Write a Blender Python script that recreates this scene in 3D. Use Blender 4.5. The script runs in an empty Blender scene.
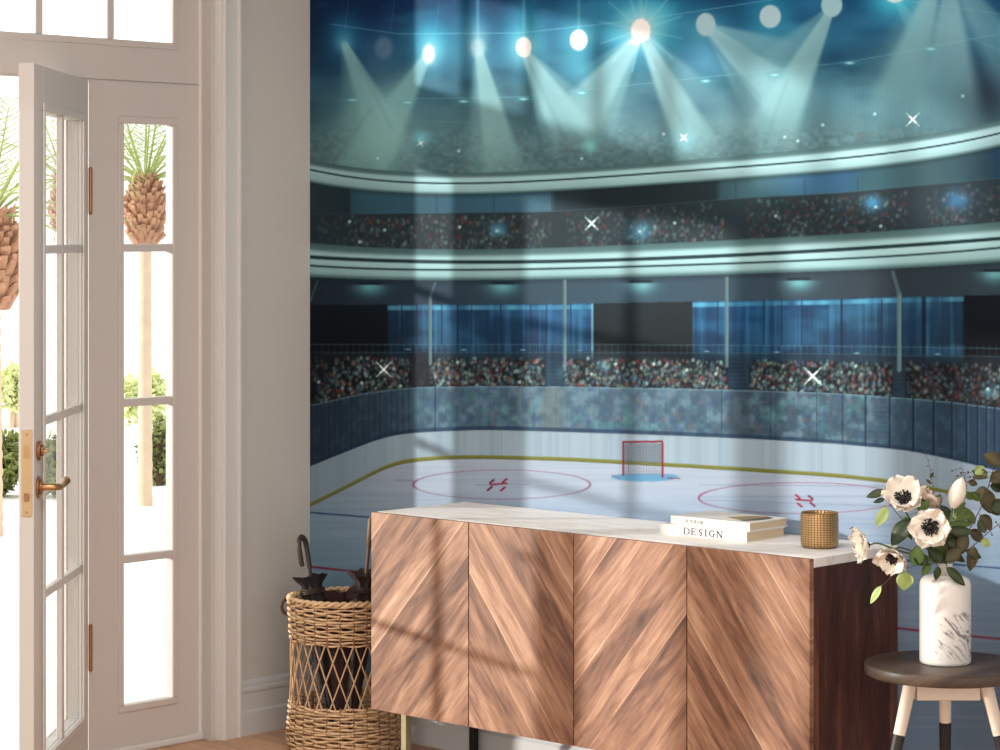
import bpy, math, random
import numpy as np
from mathutils import Vector, Matrix

# ------------------------------------------------------------------ camera, sky, sun, exposure
F_PX, U0, HOR = 2532.88, 500.0, 232.0
YAW = math.radians(42.855)
CAM = Vector((6.084, -5.645, 1.6))
RX = Vector((math.cos(YAW), math.sin(YAW), 0.0))      # camera right
FW = Vector((-math.sin(YAW), math.cos(YAW), 0.0))     # camera forward
sc = bpy.context.scene
cd = bpy.data.cameras.new('camera'); cam = bpy.data.objects.new('camera', cd)
sc.collection.objects.link(cam); sc.camera = cam
cam.location = CAM; cam.rotation_euler = (math.pi/2, 0, YAW)
cd.sensor_width = 36.0; cd.lens = F_PX/1000*36.0
cd.shift_y = -(375.0-HOR)/1000.0
cd.clip_end = 500
sc.view_settings.view_transform = 'Standard'; sc.view_settings.look = 'None'
sc.view_settings.gamma = 1.0; sc.view_settings.exposure = 0.0
sc.view_settings.use_curve_mapping = False
world = bpy.data.worlds.new('sky'); sc.world = world; world.use_nodes = True
bg = world.node_tree.nodes['Background']
bg.inputs[0].default_value = (1.0, 0.985, 0.96, 1); bg.inputs[1].default_value = 1.7
sd = bpy.data.lights.new('sun', 'SUN'); sun = bpy.data.objects.new('sun', sd)
sc.collection.objects.link(sun)
sd.energy = 4.2; sd.angle = math.radians(1.6); sd.color = (1.0, 0.965, 0.915)
SUN_DIR = Vector((0.99, 1.0, -0.236))
sun.rotation_euler = SUN_DIR.to_track_quat('-Z', 'Y').to_euler()
sun.location = (-8, -9, 6)
ad = bpy.data.lights.new('room_fill_light', 'AREA'); alight = bpy.data.objects.new('room_fill_light', ad)
sc.collection.objects.link(alight); ad.shape = 'RECTANGLE'; ad.size = 5.0; ad.size_y = 2.4; ad.energy = 52; ad.color = (1.0, 0.96, 0.92)
alight.location = (8.0, -4.2, 1.5); alight.rotation_euler = (0, math.pi/2, 0)     # unseen fill added to brighten the door wall
ld = bpy.data.lights.new('overhead_fill_light', 'AREA'); cl = bpy.data.objects.new('overhead_fill_light', ld)
sc.collection.objects.link(cl); ld.shape = 'DISK'; ld.size = 1.6; ld.energy = 50; ld.color = (1.0, 0.97, 0.93)
cl.location = (2.6, -2.2, 2.96)                                                     # unseen overhead fill added to brighten the stone top
sc.cycles.use_denoising = True
sc.cycles.max_bounces = 8; sc.cycles.transparent_max_bounces = 16
sc.cycles.caustics_reflective = False; sc.cycles.caustics_refractive = False

random.seed(7); rng = np.random.default_rng(7)

def ray(u, v): return (RX*((u-U0)/F_PX) + FW + Vector((0, 0, (HOR-v)/F_PX)))
def at(u, v, Z): return CAM + ray(u, v)*Z
def on_level(u, v, z): d = ray(u, v); return CAM + d*((z-CAM.z)/d.z)
def pxof(x, y, z):
    q = Vector((x, y, z)) - CAM
    Z = q.dot(FW); return U0 + F_PX*q.dot(RX)/Z, HOR - F_PX*q.z/Z, Z

# ------------------------------------------------------------------ materials
def lin(c): c /= 255.0; return c/12.92 if c <= 0.04045 else ((c+0.055)/1.055)**2.4
def rgb(r, g, b): return (lin(r), lin(g), lin(b), 1)
def newmat(name):
    m = bpy.data.materials.new(name); m.use_nodes = True
    nt = m.node_tree; return m, nt, nt.nodes['Principled BSDF'], nt.nodes.new, nt.links.new
def mat(name, col, rough=0.5, metal=0.0, var=0.06, scale=8.0, bump=0.0, bscale=60.0, spec=0.4, sub=0.0):
    m, nt, p, N, L = newmat(name)
    tc = N('ShaderNodeTexCoord'); no = N('ShaderNodeTexNoise'); no.inputs['Scale'].default_value = scale
    no.inputs['Detail'].default_value = 4
    L(tc.outputs['Object'], no.inputs['Vector'])
    mr = N('ShaderNodeMapRange'); mr.inputs['To Min'].default_value = 1-var; mr.inputs['To Max'].default_value = 1+var
    L(no.outputs['Fac'], mr.inputs['Value'])
    mx = N('ShaderNodeVectorMath'); mx.operation = 'SCALE'; mx.inputs[0].default_value = col[:3]
    L(mr.outputs[0], mx.inputs['Scale']); L(mx.outputs[0], p.inputs['Base Color'])
    p.inputs['Roughness'].default_value = rough; p.inputs['Metallic'].default_value = metal
    p.inputs['Specular IOR Level'].default_value = spec
    if sub: p.inputs['Subsurface Weight'].default_value = sub; p.inputs['Subsurface Radius'].default_value = (.01, .008, .005)
    if bump:
        n2 = N('ShaderNodeTexNoise'); n2.inputs['Scale'].default_value = bscale; L(tc.outputs['Object'], n2.inputs['Vector'])
        b = N('ShaderNodeBump'); b.inputs['Strength'].default_value = bump; b.inputs['Distance'].default_value = 0.002
        L(n2.outputs['Fac'], b.inputs['Height']); L(b.outputs[0], p.inputs['Normal'])
    return m
def ramp(N, L, fac, stops):
    r = N('ShaderNodeValToRGB'); el = r.color_ramp.elements
    while len(el) < len(stops): el.new(0.5)
    for e, (pos, c) in zip(el, stops): e.position = pos; e.color = c
    L(fac, r.inputs['Fac']); return r.outputs['Color']
def veneer(name, angle, stops, plank=0.075, seed=0.0, axis_u='X', rough=0.42, PV=0.16, seam=.05):
    """planks of wood veneer running at an angle in the panel's own plane"""
    m, nt, p, N, L = newmat(name)
    tc = N('ShaderNodeTexCoord'); sp = N('ShaderNodeSeparateXYZ'); L(tc.outputs['Object'], sp.inputs[0])
    c, s = math.cos(angle), math.sin(angle)
    def mad(a, ka, b, kb):
        m1 = N('ShaderNodeMath'); m1.operation = 'MULTIPLY'; L(a, m1.inputs[0]); m1.inputs[1].default_value = ka
        m2 = N('ShaderNodeMath'); m2.operation = 'MULTIPLY_ADD'; L(b, m2.inputs[0]); m2.inputs[1].default_value = kb; L(m1.outputs[0], m2.inputs[2])
        return m2.outputs[0]
    U, V = sp.outputs[axis_u], sp.outputs['Z']
    along = mad(U, c, V, s); across = mad(U, -s, V, c)
    dv = N('ShaderNodeMath'); dv.operation = 'MULTIPLY_ADD'; L(across, dv.inputs[0]); dv.inputs[1].default_value = 1/plank; dv.inputs[2].default_value = seed+50
    fl = N('ShaderNodeMath'); fl.operation = 'FLOOR'; L(dv.outputs[0], fl.inputs[0])
    wn = N('ShaderNodeTexWhiteNoise'); wn.noise_dimensions = '1D'; L(fl.outputs[0], wn.inputs['W'])
    # grain, stretched along the plank; each plank gets its own offset
    cb = N('ShaderNodeCombineXYZ')
    o1 = N('ShaderNodeMath'); o1.operation = 'MULTIPLY_ADD'; L(wn.outputs['Value'], o1.inputs[0]); o1.inputs[1].default_value = 9.0
    a2 = N('ShaderNodeMath'); a2.operation = 'MULTIPLY'; L(along, a2.inputs[0]); a2.inputs[1].default_value = 1.0
    L(a2.outputs[0], o1.inputs[2]); L(o1.outputs[0], cb.inputs[0])
    b2 = N('ShaderNodeMath'); b2.operation = 'MULTIPLY'; L(across, b2.inputs[0]); b2.inputs[1].default_value = 7.0
    L(b2.outputs[0], cb.inputs[1]); L(fl.outputs[0], cb.inputs[2])
    n1 = N('ShaderNodeTexNoise'); n1.inputs['Scale'].default_value = 3.2; n1.inputs['Detail'].default_value = 9; n1.inputs['Roughness'].default_value = 0.62; n1.inputs['Distortion'].default_value = 0.6
    L(cb.outputs[0], n1.inputs['Vector'])
    n2 = N('ShaderNodeTexNoise'); n2.inputs['Scale'].default_value = 14; n2.inputs['Detail'].default_value = 5
    L(cb.outputs[0], n2.inputs['Vector'])
    f1 = N('ShaderNodeMath'); f1.operation = 'MULTIPLY_ADD'; L(wn.outputs['Value'], f1.inputs[0]); f1.inputs[1].default_value = PV; L(n1.outputs['Fac'], f1.inputs[2])
    f2 = N('ShaderNodeMath'); f2.operation = 'MULTIPLY_ADD'; L(n2.outputs['Fac'], f2.inputs[0]); f2.inputs[1].default_value = 0.28; L(f1.outputs[0], f2.inputs[2])
    f3 = N('ShaderNodeMath'); f3.operation = 'SUBTRACT'; L(f2.outputs[0], f3.inputs[0]); f3.inputs[1].default_value = 0.14+PV/2
    # pale seam along some plank edges
    fr = N('ShaderNodeMath'); fr.operation = 'FRACT'; L(dv.outputs[0], fr.inputs[0])
    lt = N('ShaderNodeMath'); lt.operation = 'LESS_THAN'; L(fr.outputs[0], lt.inputs[0]); lt.inputs[1].default_value = seam
    gt_ = N('ShaderNodeMath'); gt_.operation = 'GREATER_THAN'; L(wn.outputs['Value'], gt_.inputs[0]); gt_.inputs[1].default_value = .62
    sm = N('ShaderNodeMath'); sm.operation = 'MULTIPLY'; L(lt.outputs[0], sm.inputs[0]); L(gt_.outputs[0], sm.inputs[1])
    f4 = N('ShaderNodeMath'); f4.operation = 'MULTIPLY_ADD'; L(sm.outputs[0], f4.inputs[0]); f4.inputs[1].default_value = .12; L(f3.outputs[0], f4.inputs[2])
    col = ramp(N, L, f4.outputs[0], stops)
    L(col, p.inputs['Base Color'])
    p.inputs['Roughness'].default_value = rough; p.inputs['Specular IOR Level'].default_value = 0.35
    bm = N('ShaderNodeBump'); bm.inputs['Strength'].default_value = 0.15; bm.inputs['Distance'].default_value = 0.001
    L(n2.outputs['Fac'], bm.inputs['Height']); L(bm.outputs[0], p.inputs['Normal'])
    return m
def stone(name, base, vein, scale, lo, hi, rot=(0, 0, 0), rough=0.3, stretch=(1, 1, 1), mask=None, axes=None):
    m, nt, p, N, L = newmat(name)
    tc = N('ShaderNodeTexCoord'); mp = N('ShaderNodeMapping'); L(tc.outputs['Object'], mp.inputs['Vector'])
    mp.inputs['Rotation'].default_value = rot; mp.inputs['Scale'].default_value = stretch
    no = N('ShaderNodeTexNoise'); no.inputs['Scale'].default_value = scale; no.inputs['Detail'].default_value = 8; no.inputs['Distortion'].default_value = 1.6
    L(mp.outputs[0], no.inputs['Vector'])
    if axes:                                             # streaks along a chosen direction
        cb = N('ShaderNodeCombineXYZ')
        for i_, (vec, k_) in enumerate(axes):
            dt = N('ShaderNodeVectorMath'); dt.operation = 'DOT_PRODUCT'; L(tc.outputs['Object'], dt.inputs[0]); dt.inputs[1].default_value = Vector(vec)*k_
            L(dt.outputs['Value'], cb.inputs[i_])
        L(cb.outputs[0], no.inputs['Vector'])
    ab = N('ShaderNodeMath'); ab.operation = 'SUBTRACT'; L(no.outputs['Fac'], ab.inputs[0]); ab.inputs[1].default_value = 0.5
    a2 = N('ShaderNodeMath'); a2.operation = 'ABSOLUTE'; L(ab.outputs[0], a2.inputs[0])
    fac = no.outputs['Fac'] if axes else a2.outputs[0]
    if mask:
        ds = N('ShaderNodeVectorMath'); ds.operation = 'DISTANCE'; L(tc.outputs['Object'], ds.inputs[0]); ds.inputs[1].default_value = mask[0]
        mm = N('ShaderNodeMapRange'); L(ds.outputs['Value'], mm.inputs['Value'])
        mm.inputs['From Min'].default_value = mask[1]*0.5; mm.inputs['From Max'].default_value = mask[1]; mm.inputs['To Min'].default_value = 0; mm.inputs['To Max'].default_value = 0.5
        ad = N('ShaderNodeMath'); ad.operation = 'ADD'; L(fac, ad.inputs[0]); L(mm.outputs[0], ad.inputs[1]); fac = ad.outputs[0]
    L(ramp(N, L, fac, [(lo, vein), (hi, base)]), p.inputs['Base Color'])
    p.inputs['Roughness'].default_value = rough
    return m
def glassmat(name):
    m, nt, p, N, L = newmat(name); nt.nodes.remove(p)
    t = N('ShaderNodeBsdfTransparent'); t.inputs[0].default_value = (.97, .98, .975, 1)
    g = N('ShaderNodeBsdfGlossy'); g.inputs['Roughness'].default_value = 0.02
    fr = N('ShaderNodeFresnel'); fr.inputs['IOR'].default_value = 1.35
    ml = N('ShaderNodeMath'); ml.operation = 'MULTIPLY'; L(fr.outputs[0], ml.inputs[0]); ml.inputs[1].default_value = 0.2
    mx = N('ShaderNodeMixShader'); L(ml.outputs[0], mx.inputs[0]); L(t.outputs[0], mx.inputs[1]); L(g.outputs[0], mx.inputs[2])
    L(mx.outputs[0], nt.nodes['Material Output'].inputs['Surface']); return m

M = {}
M['wall'] = mat('wall_paint', (.59, .565, .53, 1), .85, var=.015, bump=.05, bscale=200)
M['trim'] = mat('trim_paint', (.68, .665, .64, 1), .5, var=.012, spec=.3)
M['frame'] = mat('door_paint', (.61, .555, .52, 1), .45, var=.012, spec=.3)
M['leafp'] = mat('leaf_paint', (.64, .61, .575, 1), .45, var=.012, spec=.3)
M['skirt'] = mat('skirting_paint', (.60, .60, .595, 1), .45, var=.012, spec=.3)
M['ceil'] = mat('ceiling_paint', (.8, .77, .73, 1), .9, var=.01)
M['glass'] = glassmat('window_glass')
M['brass'] = mat('aged_brass', rgb(190, 150, 105), .32, .85, var=.12, scale=30)
M['bronze'] = mat('bronze', rgb(160, 116, 86), .35, .7, var=.12, scale=30)
M['plate'] = mat('brass_plate', rgb(200, 172, 128), .38, .6, var=.08, scale=20)
M['floor'] = veneer('oak_floor', 0.0, [(.25, rgb(160, 118, 90)), (.5, rgb(200, 156, 124)), (.8, rgb(222, 182, 150))], plank=.12, seed=3, axis_u='X')
# the floor's pattern lies in the XY plane
for n_ in M['floor'].node_tree.nodes:
    if n_.type == 'SEPXYZ':
        for l_ in list(M['floor'].node_tree.links):
            if l_.from_node == n_ and l_.from_socket.name == 'Z':
                to = l_.to_socket; M['floor'].node_tree.links.remove(l_); M['floor'].node_tree.links.new(n_.outputs['Y'], to)
WD = [(.24, rgb(70, 44, 34)), (.39, rgb(116, 80, 60)), (.53, rgb(150, 110, 85)), (.68, rgb(182, 143, 116)), (.88, rgb(214, 182, 154))]
M['venA'] = veneer('walnut_veneer_rising', math.radians(48), WD, seed=1)
M['venB'] = veneer('walnut_veneer_falling', math.radians(-52), WD, seed=7)
M['venC'] = veneer('walnut_veneer_rising_pale', math.radians(50), WD, seed=19)
M['venD'] = veneer('walnut_veneer_falling_deep', math.radians(-52), WD, seed=31)
M['side'] = veneer('dark_walnut', math.radians(90), [(.25, rgb(50, 27, 21)), (.5, rgb(84, 50, 39)), (.8, rgb(134, 88, 68))], plank=.16, seed=2, axis_u='Y')
M['edge'] = mat('dark_wood_edge', rgb(66, 32, 25), .5, var=.15, scale=40)
M['stone'] = stone('cream_stone', rgb(253, 250, 246), rgb(238, 232, 222), 2.5, 0.0, .05, stretch=(.5, 2.2, 1), rough=.6)
M['marble'] = stone('white_marble', rgb(226, 222, 216), rgb(112, 108, 114), 10.0, .34, .50, rough=.4, mask=((.060, -.022, .070), .115), axes=((RX*.70-Vector((0, 0, .72)), 1.4), (RX*.72+Vector((0, 0, .70)), 8.0), (FW, 3.0)))
M['wicker'] = mat('wicker', rgb(226, 192, 150), .6, var=.55, scale=70, bump=.3, bscale=150)
M['wickerd'] = mat('wicker_dark', rgb(140, 98, 68), .6, var=.35, scale=55)
M['cane'] = mat('cane', rgb(212, 176, 138), .55, var=.2, scale=40)
M['leather'] = mat('dark_leather', rgb(62, 42, 36), .5, var=.2)
M['cloth'] = mat('umbrella_cloth', rgb(44, 38, 40), .85, var=.2, scale=25, bump=.2, bscale=300)
M['cloth2'] = mat('umbrella_cloth_brown', rgb(58, 46, 42), .85, var=.2, scale=25)
M['cloth3'] = mat('umbrella_cloth_plum', rgb(52, 30, 34), .85, var=.2, scale=25)
M['crook'] = mat('crook_wood', rgb(62, 50, 44), .4, var=.2, scale=30)
M['shaft'] = mat('shaft_wood', rgb(98, 76, 58), .45, var=.2, scale=30)
M['black'] = mat('black_metal_leg_shade', rgb(36, 32, 30), .4, .4, var=.05)
M['olive'] = mat('brass_leg', rgb(150, 140, 105), .4, .5, var=.05)
M['paper'] = mat('cover_paper', rgb(226, 222, 214), .55, var=.02)
M['pages'] = mat('page_block', rgb(214, 190, 158), .8, var=.1, scale=120)
M['ink'] = mat('black_ink', rgb(46, 43, 42), .6, var=.02)
M['inkg'] = mat('grey_ink', rgb(96, 92, 90), .6, var=.02)
M['photoA'] = mat('cover_photo_olive', rgb(150, 128, 78), .4, var=.5, scale=25)
M['photoB'] = mat('cover_photo_dark', rgb(82, 72, 66), .4, var=.3, scale=20)
M['wax'] = mat('candle_wax', rgb(230, 216, 190), .5, var=.03, sub=.1)
M['darkwood'] = veneer('smoked_oak', 0.6, [(.25, rgb(44, 35, 30)), (.5, rgb(76, 62, 52)), (.85, rgb(116, 98, 82))], plank=.3, seed=4)
M['cream'] = mat('cream_wood', rgb(228, 214, 196), .5, var=.05, scale=30)
M['sock'] = mat('black_dipped_wood', rgb(38, 30, 27), .5, var=.15, scale=40)
M['petal'] = mat('petal_white', rgb(240, 232, 218), .6, var=.08, scale=60, sub=.15)
M['petalp'] = mat('petal_blush', rgb(222, 200, 186), .6, var=.1, scale=60, sub=.15)
M['heart'] = mat('anemone_heart', rgb(32, 24, 28), .7, var=.2, scale=80)
M['stem'] = mat('green_stem', rgb(78, 96, 50), .6, var=.2, scale=40)
M['twig'] = mat('brown_twig', rgb(84, 60, 46), .7, var=.2, scale=40)
M['leafd'] = mat('leaf_dark', rgb(50, 64, 36), .45, var=.3, scale=30)
M['leafg'] = mat('leaf_green', rgb(84, 108, 48), .5, var=.25, scale=30)
M['leafl'] = mat('leaf_light', rgb(160, 182, 112), .5, var=.15, scale=30)
M['leafb'] = mat('leaf_olive_brown', rgb(78, 72, 46), .5, var=.3, scale=30)
M['berry'] = mat('berry', rgb(86, 52, 50), .5, var=.2)
M['ground'] = mat('pale_ground', rgb(244, 242, 236), .9, var=.04, scale=.6)
M['palmleaf'] = mat('palm_leaf', rgb(158, 172, 104), .5, var=.4, scale=3)
M['palmboot'] = mat('palm_boots', rgb(172, 130, 104), .8, var=.55, scale=14)
M['palmtrunk'] = mat('palm_trunk', rgb(206, 184, 160), .9, var=.2, scale=12)
M['bush'] = mat('bush_leaf', rgb(130, 140, 78), .5, var=.45, scale=5)
M['bushp'] = mat('bush_leaf_pale', rgb(220, 226, 170), .5, var=.35, scale=5)

# gold cup, hammered into a grid of small facets
def gold():
    m, nt, p, N, L = newmat('hammered_gold')
    tc = N('ShaderNodeTexCoord'); sp = N('ShaderNodeSeparateXYZ'); L(tc.outputs['Object'], sp.inputs[0])
    an = N('ShaderNodeMath'); an.operation = 'ARCTAN2'; L(sp.outputs['Y'], an.inputs[0]); L(sp.outputs['X'], an.inputs[1])
    def sn(o, k):
        a = N('ShaderNodeMath'); a.operation = 'MULTIPLY'; L(o, a.inputs[0]); a.inputs[1].default_value = k
        b = N('ShaderNodeMath'); b.operation = 'SINE'; L(a.outputs[0], b.inputs[0])
        c = N('ShaderNodeMath'); c.operation = 'ABSOLUTE'; L(b.outputs[0], c.inputs[0])
        d = N('ShaderNodeMath'); d.operation = 'POWER'; L(c.outputs[0], d.inputs[0]); d.inputs[1].default_value = .35; return d.outputs[0]
    mu = N('ShaderNodeMath'); mu.operation = 'MULTIPLY'; L(sn(an.outputs[0], 18.0), mu.inputs[0]); L(sn(sp.outputs['Z'], math.pi/.0062), mu.inputs[1])
    b = N('ShaderNodeBump'); b.inputs['Strength'].default_value = .9; b.inputs['Distance'].default_value = .0015; L(mu.outputs[0], b.inputs['Height']); L(b.outputs[0], p.inputs['Normal'])
    L(ramp(N, L, mu.outputs[0], [(0.2, rgb(92, 66, 40)), (.75, rgb(206, 168, 118))]), p.inputs['Base Color'])
    p.inputs['Metallic'].default_value = .9; p.inputs['Roughness'].default_value = .3; return m
M['gold'] = gold()

# ------------------------------------------------------------------ mesh builder
class MB:
    def __init__(s): s.v = []; s.f = []; s.sm = []
    def add(s, vs, fs, smooth=False):
        o = len(s.v); s.v += [tuple(x) for x in vs]; s.f += [tuple(i+o for i in f) for f in fs]; s.sm += [smooth]*len(fs); return s
    def box(s, x0, x1, y0, y1, z0, z1):
        x0, x1 = sorted((x0, x1)); y0, y1 = sorted((y0, y1)); z0, z1 = sorted((z0, z1))
        vs = [(x, y, z) for z in (z0, z1) for y in (y0, y1) for x in (x0, x1)]
        return s.add(vs, [(0, 2, 3, 1), (4, 5, 7, 6), (0, 1, 5, 4), (2, 6, 7, 3), (0, 4, 6, 2), (1, 3, 7, 5)])
    def prism(s, poly, a0, a1, place):
        """poly: list of 2-D points; place(p, q, a) -> 3-D point"""
        n = len(poly); vs = [place(p, q, a0) for p, q in poly] + [place(p, q, a1) for p, q in poly]
        fs = [tuple(range(n))[::-1], tuple(range(n, 2*n))] + [(i, (i+1) % n, n+(i+1) % n, n+i) for i in range(n)]
        return s.add(vs, fs)
    def tube(s, pts, r, n=8, cap=True):
        pts = [Vector(p) for p in pts]; m = len(pts)
        rr = r if isinstance(r, (list, tuple)) else [r]*m
        up = Vector((0, 0, 1)); vs = []; prev = None
        for i, p in enumerate(pts):
            t = (pts[min(i+1, m-1)] - pts[max(i-1, 0)]).normalized()
            if prev is None:
                a = t.cross(up) if abs(t.z) < .95 else t.cross(Vector((1, 0, 0)))
            else: a = prev - t*prev.dot(t)
            a.normalize(); b = t.cross(a); prev = a
            for k in range(n):
                w = 2*math.pi*k/n; vs.append(p + (a*math.cos(w) + b*math.sin(w))*rr[i])
        fs = [(i*n+k, i*n+(k+1) % n, (i+1)*n+(k+1) % n, (i+1)*n+k) for i in range(m-1) for k in range(n)]
        s.add(vs, fs, True)
        if cap: s.add(vs[:n], [tuple(range(n))[::-1]]); s.add(vs[-n:], [tuple(range(n))])
        return s
    def ring(s, pts, r, n=5):
        """closed tube"""
        m = len(pts); vs = []
        for i in range(m):
            p = Vector(pts[i]); t = (Vector(pts[(i+1) % m]) - Vector(pts[i-1])).normalized()
            a = t.cross(Vector((0, 0, 1))).normalized(); b = t.cross(a)
            for k in range(n):
                w = 2*math.pi*k/n; vs.append(p + (a*math.cos(w)+b*math.sin(w))*r)
        fs = [(i*n+k, i*n+(k+1) % n, ((i+1) % m)*n+(k+1) % n, ((i+1) % m)*n+k) for i in range(m) for k in range(n)]
        return s.add(vs, fs, True)
    def lathe(s, prof, c=(0, 0, 0), n=32, smooth=True):
        vs = []; fs = []
        for r, z in prof:
            for k in range(n):
                w = 2*math.pi*k/n; vs.append((c[0]+r*math.cos(w), c[1]+r*math.sin(w), c[2]+z))
        for i in range(len(prof)-1):
            for k in range(n): fs.append((i*n+k, i*n+(k+1) % n, (i+1)*n+(k+1) % n, (i+1)*n+k))
        return s.add(vs, fs, smooth)
    def ball(s, c, r, n=10, m=6, sx=1, sy=1, sz=1):
        prof = [(max(1e-5, math.sin(math.pi*i/m)), -math.cos(math.pi*i/m)) for i in range(m+1)]
        vs = []; fs = []
        for a, z in prof:
            for k in range(n):
                w = 2*math.pi*k/n; vs.append((c[0]+r*sx*a*math.cos(w), c[1]+r*sy*a*math.sin(w), c[2]+r*sz*z))
        for i in range(m):
            for k in range(n): fs.append((i*n+k, i*n+(k+1) % n, (i+1)*n+(k+1) % n, (i+1)*n+k))
        return s.add(vs, fs, True)
    def build(s, name, m, parent=None, origin=None, bevel=0.0, loc_rot=None):
        if origin is None:
            if parent is not None: origin = Vector((0, 0, 0)) if parent.get('_local') else parent.matrix_world.translation
            else:
                xs = [v[0] for v in s.v]; ys = [v[1] for v in s.v]; zs = [v[2] for v in s.v]
                origin = Vector(((min(xs)+max(xs))/2, (min(ys)+max(ys))/2, min(zs)))
        origin = Vector(origin)
        me = bpy.data.meshes.new(name); me.from_pydata([tuple(Vector(v)-origin) for v in s.v], [], s.f)
        me.polygons.foreach_set('use_smooth', s.sm); me.materials.append(m); me.update()
        o = bpy.data.objects.new(name, me); sc.collection.objects.link(o)
        if parent is not None:
            o.parent = parent
            pw = Vector((0, 0, 0)) if parent.get('_local') else WORLD[parent.name]
            o.location = (0, 0, 0) if parent.get('_local') else origin - pw
            WORLD[o.name] = origin
            if parent.get('_local'): o['_local'] = 1
        else: o.location = origin; WORLD[o.name] = origin
        if bevel:
            b = o.modifiers.new('bevel', 'BEVEL'); b.width = bevel; b.segments = 2; b.limit_method = 'ANGLE'
        return o
WORLD = {}
def tag(o, label=None, cat=None, group=None, kind=None):
    if label: o['label'] = label
    if cat: o['category'] = cat
    if group: o['group'] = group
    if kind: o['kind'] = kind
    return o
def empty(name, loc, label=None, cat=None, group=None, kind=None, local=False, rotz=0):
    o = bpy.data.objects.new(name, None); sc.collection.objects.link(o); o.location = loc; o.rotation_euler = (0, 0, rotz)
    o.empty_display_size = .05
    WORLD[o.name] = Vector(loc)
    if local: o['_local'] = 1
    bpy.context.view_layer.update()
    return tag(o, label, cat, group, kind)
def part(mb, name, m, parent, bevel=0.0, label=None):
    """part built in world coordinates (or in the thing's own when the thing is local)"""
    origin = Vector((0, 0, 0)) if parent.get('_local') else WORLD[parent.name]
    o = mb.build(name, m, parent, origin=origin, bevel=bevel)
    if label: o['label'] = label
    return o

# ------------------------------------------------------------------ room shell
tag(MB().box(-.2, 8, -8, 0, -.12, 0).build('floor', M['floor']), 'tan oak plank floor between the door and the mural wall', 'floor', kind='structure')
tag(MB().box(-.22, 8, -8, .2, 3.0, 3.1).build('ceiling', M['ceil']), 'plain pale ceiling above the door wall', 'ceiling', kind='structure')
tag(MB().box(-.22, 8, .004, .2, -.12, 3.0).build('wall_back', M['wall']), 'wall behind the arena mural', 'wall', kind='structure')
UL, UR, UT = .426, 2.895, 2.62             # door unit: left/right as distance from the corner, top
W = MB()
W.box(-.2, 0, -UL, 0.004, 0, 3.0); W.box(-.2, 0, -UR, -UL, UT, 3.0)
W.box(-.2, 0, -2.925, -UR, 0, 3.0); W.box(-.2, 0, -4.5, -2.925, 2.35, 3.0)
W.box(-.2, 0, -8, -4.5, 0, 3.0)
tag(W.build('wall_left', M['wall']), 'warm grey wall holding the french doors', 'wall', kind='structure')
# casing beside / above the door unit: stepped moulding and a cove back to the frame
CP = [(.318, 0), (.318, .022), (.321, .030), (.329, .030), (.332, .023), (.376, .022), (.380, .028), (.388, .028), (.391, .022), (.400, .021), (.404, .012), (.407, -.004), (.413, -.022), (.421, -.036), (.432, -.0502), (.432, -.06), (.425, -.06), (.4259, -.0002)]
c1 = MB().prism(CP, 0.0, UT+.10, lambda p, q, a: (q, -p, a))
c1.prism([(UT+UL-p, q) for p, q in CP], -UR+.02, -UL-.02, lambda p, q, a: (q, a, p))
tag(c1.build('trim_1', M['trim']), 'moulded casing around the french door and its side windows', 'door casing', kind='structure')
# skirting boards
SP = [(0, 0), (.022, 0), (.022, .072), (.016, .080), (.016, .132), (.019, .138), (.019, .146), (.011, .152), (.011, .162), (.005, .171), (0, .173)]
tag(MB().prism(SP, -.3175, 0.0, lambda p, q, a: (p, a, q)).build('baseboard_left', M['skirt']), 'tall moulded skirting between door casing and corner', 'skirting board', kind='structure')
tag(MB().prism(SP, .023, 8.0, lambda p, q, a: (a, -p, q)).build('baseboard_back', M['skirt']), 'tall moulded skirting below the arena mural', 'skirting board', kind='structure')
tag(MB().prism(SP, -8, -4.5, lambda p, q, a: (p, a, q)).build('baseboard_side', M['skirt']), 'moulded skirting left of the far window', 'skirting board', kind='structure')
XF = -.05                                    # front face of the door frame
def moulding(mb, y0, y1, z0, z1, x, w=.02, t=.008):
    """raised picture-frame bead round a glass opening (y0<y1), on the plane x"""
    for (a0, a1, b0, b1) in ((y0-w, y1+w, z1, z1+w), (y0-w, y1+w, z0-w, z0), (y0-w, y0, z0, z1), (y1, y1+w, z0, z1)):
        mb.box(x-.001, x+t, a0, a1, b0, b1)
def sidelight(name, ya, yb, g0, g1, label):
    """ya<yb: panel extent in y, g0<g1 the glass"""
    r = empty(name, (XF, (ya+yb)/2, 0), label, 'window', kind='structure')
    f = MB(); z0, z1 = .146, 1.934
    f.box(XF-.03, XF, ya, g0, 0.0, 2.060); f.box(XF-.03, XF, g1, yb, 0.0, 2.060)
    f.box(XF-.03, XF, g0, g1, 0.0, z0); f.box(XF-.03, XF, g0, g1, z1, 2.060)
    part(f, 'window_frame', M['frame'], r)
    m = MB(); moulding(m, g0, g1, z0, z1, XF, .021, .005); part(m, 'frame_moulding', M['frame'], r, .003)
    for zb in (1.551, 1.075, .594):
        part(MB().box(XF-.035, XF+.002, g0, g1, zb-.012, zb+.012), 'glazing_bar', M['frame'], r, .003)
    part(MB().box(XF-.022, XF-.018, g0, g1, z0, z1), 'window_pane', M['glass'], r)
    part(MB().box(XF, XF+.018, ya, yb, 0.0, .022), 'shoe_moulding', M['trim'], r, .006)
sidelight('window_1', -.861, -UL, -.733, -.540, 'tall four-pane side window right of the open french door')
sidelight('window_2', -UR, -2.460, -2.781, -2.588, 'tall four-pane side window left of the doorway')
t = empty('window_3', (XF, -1.66, 2.062), 'long multi-pane transom window above the french doors', 'window', kind='structure')
f = MB(); gz0, gz1, gy0, gy1 = 2.190, 2.52, -2.6490, -.540
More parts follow.
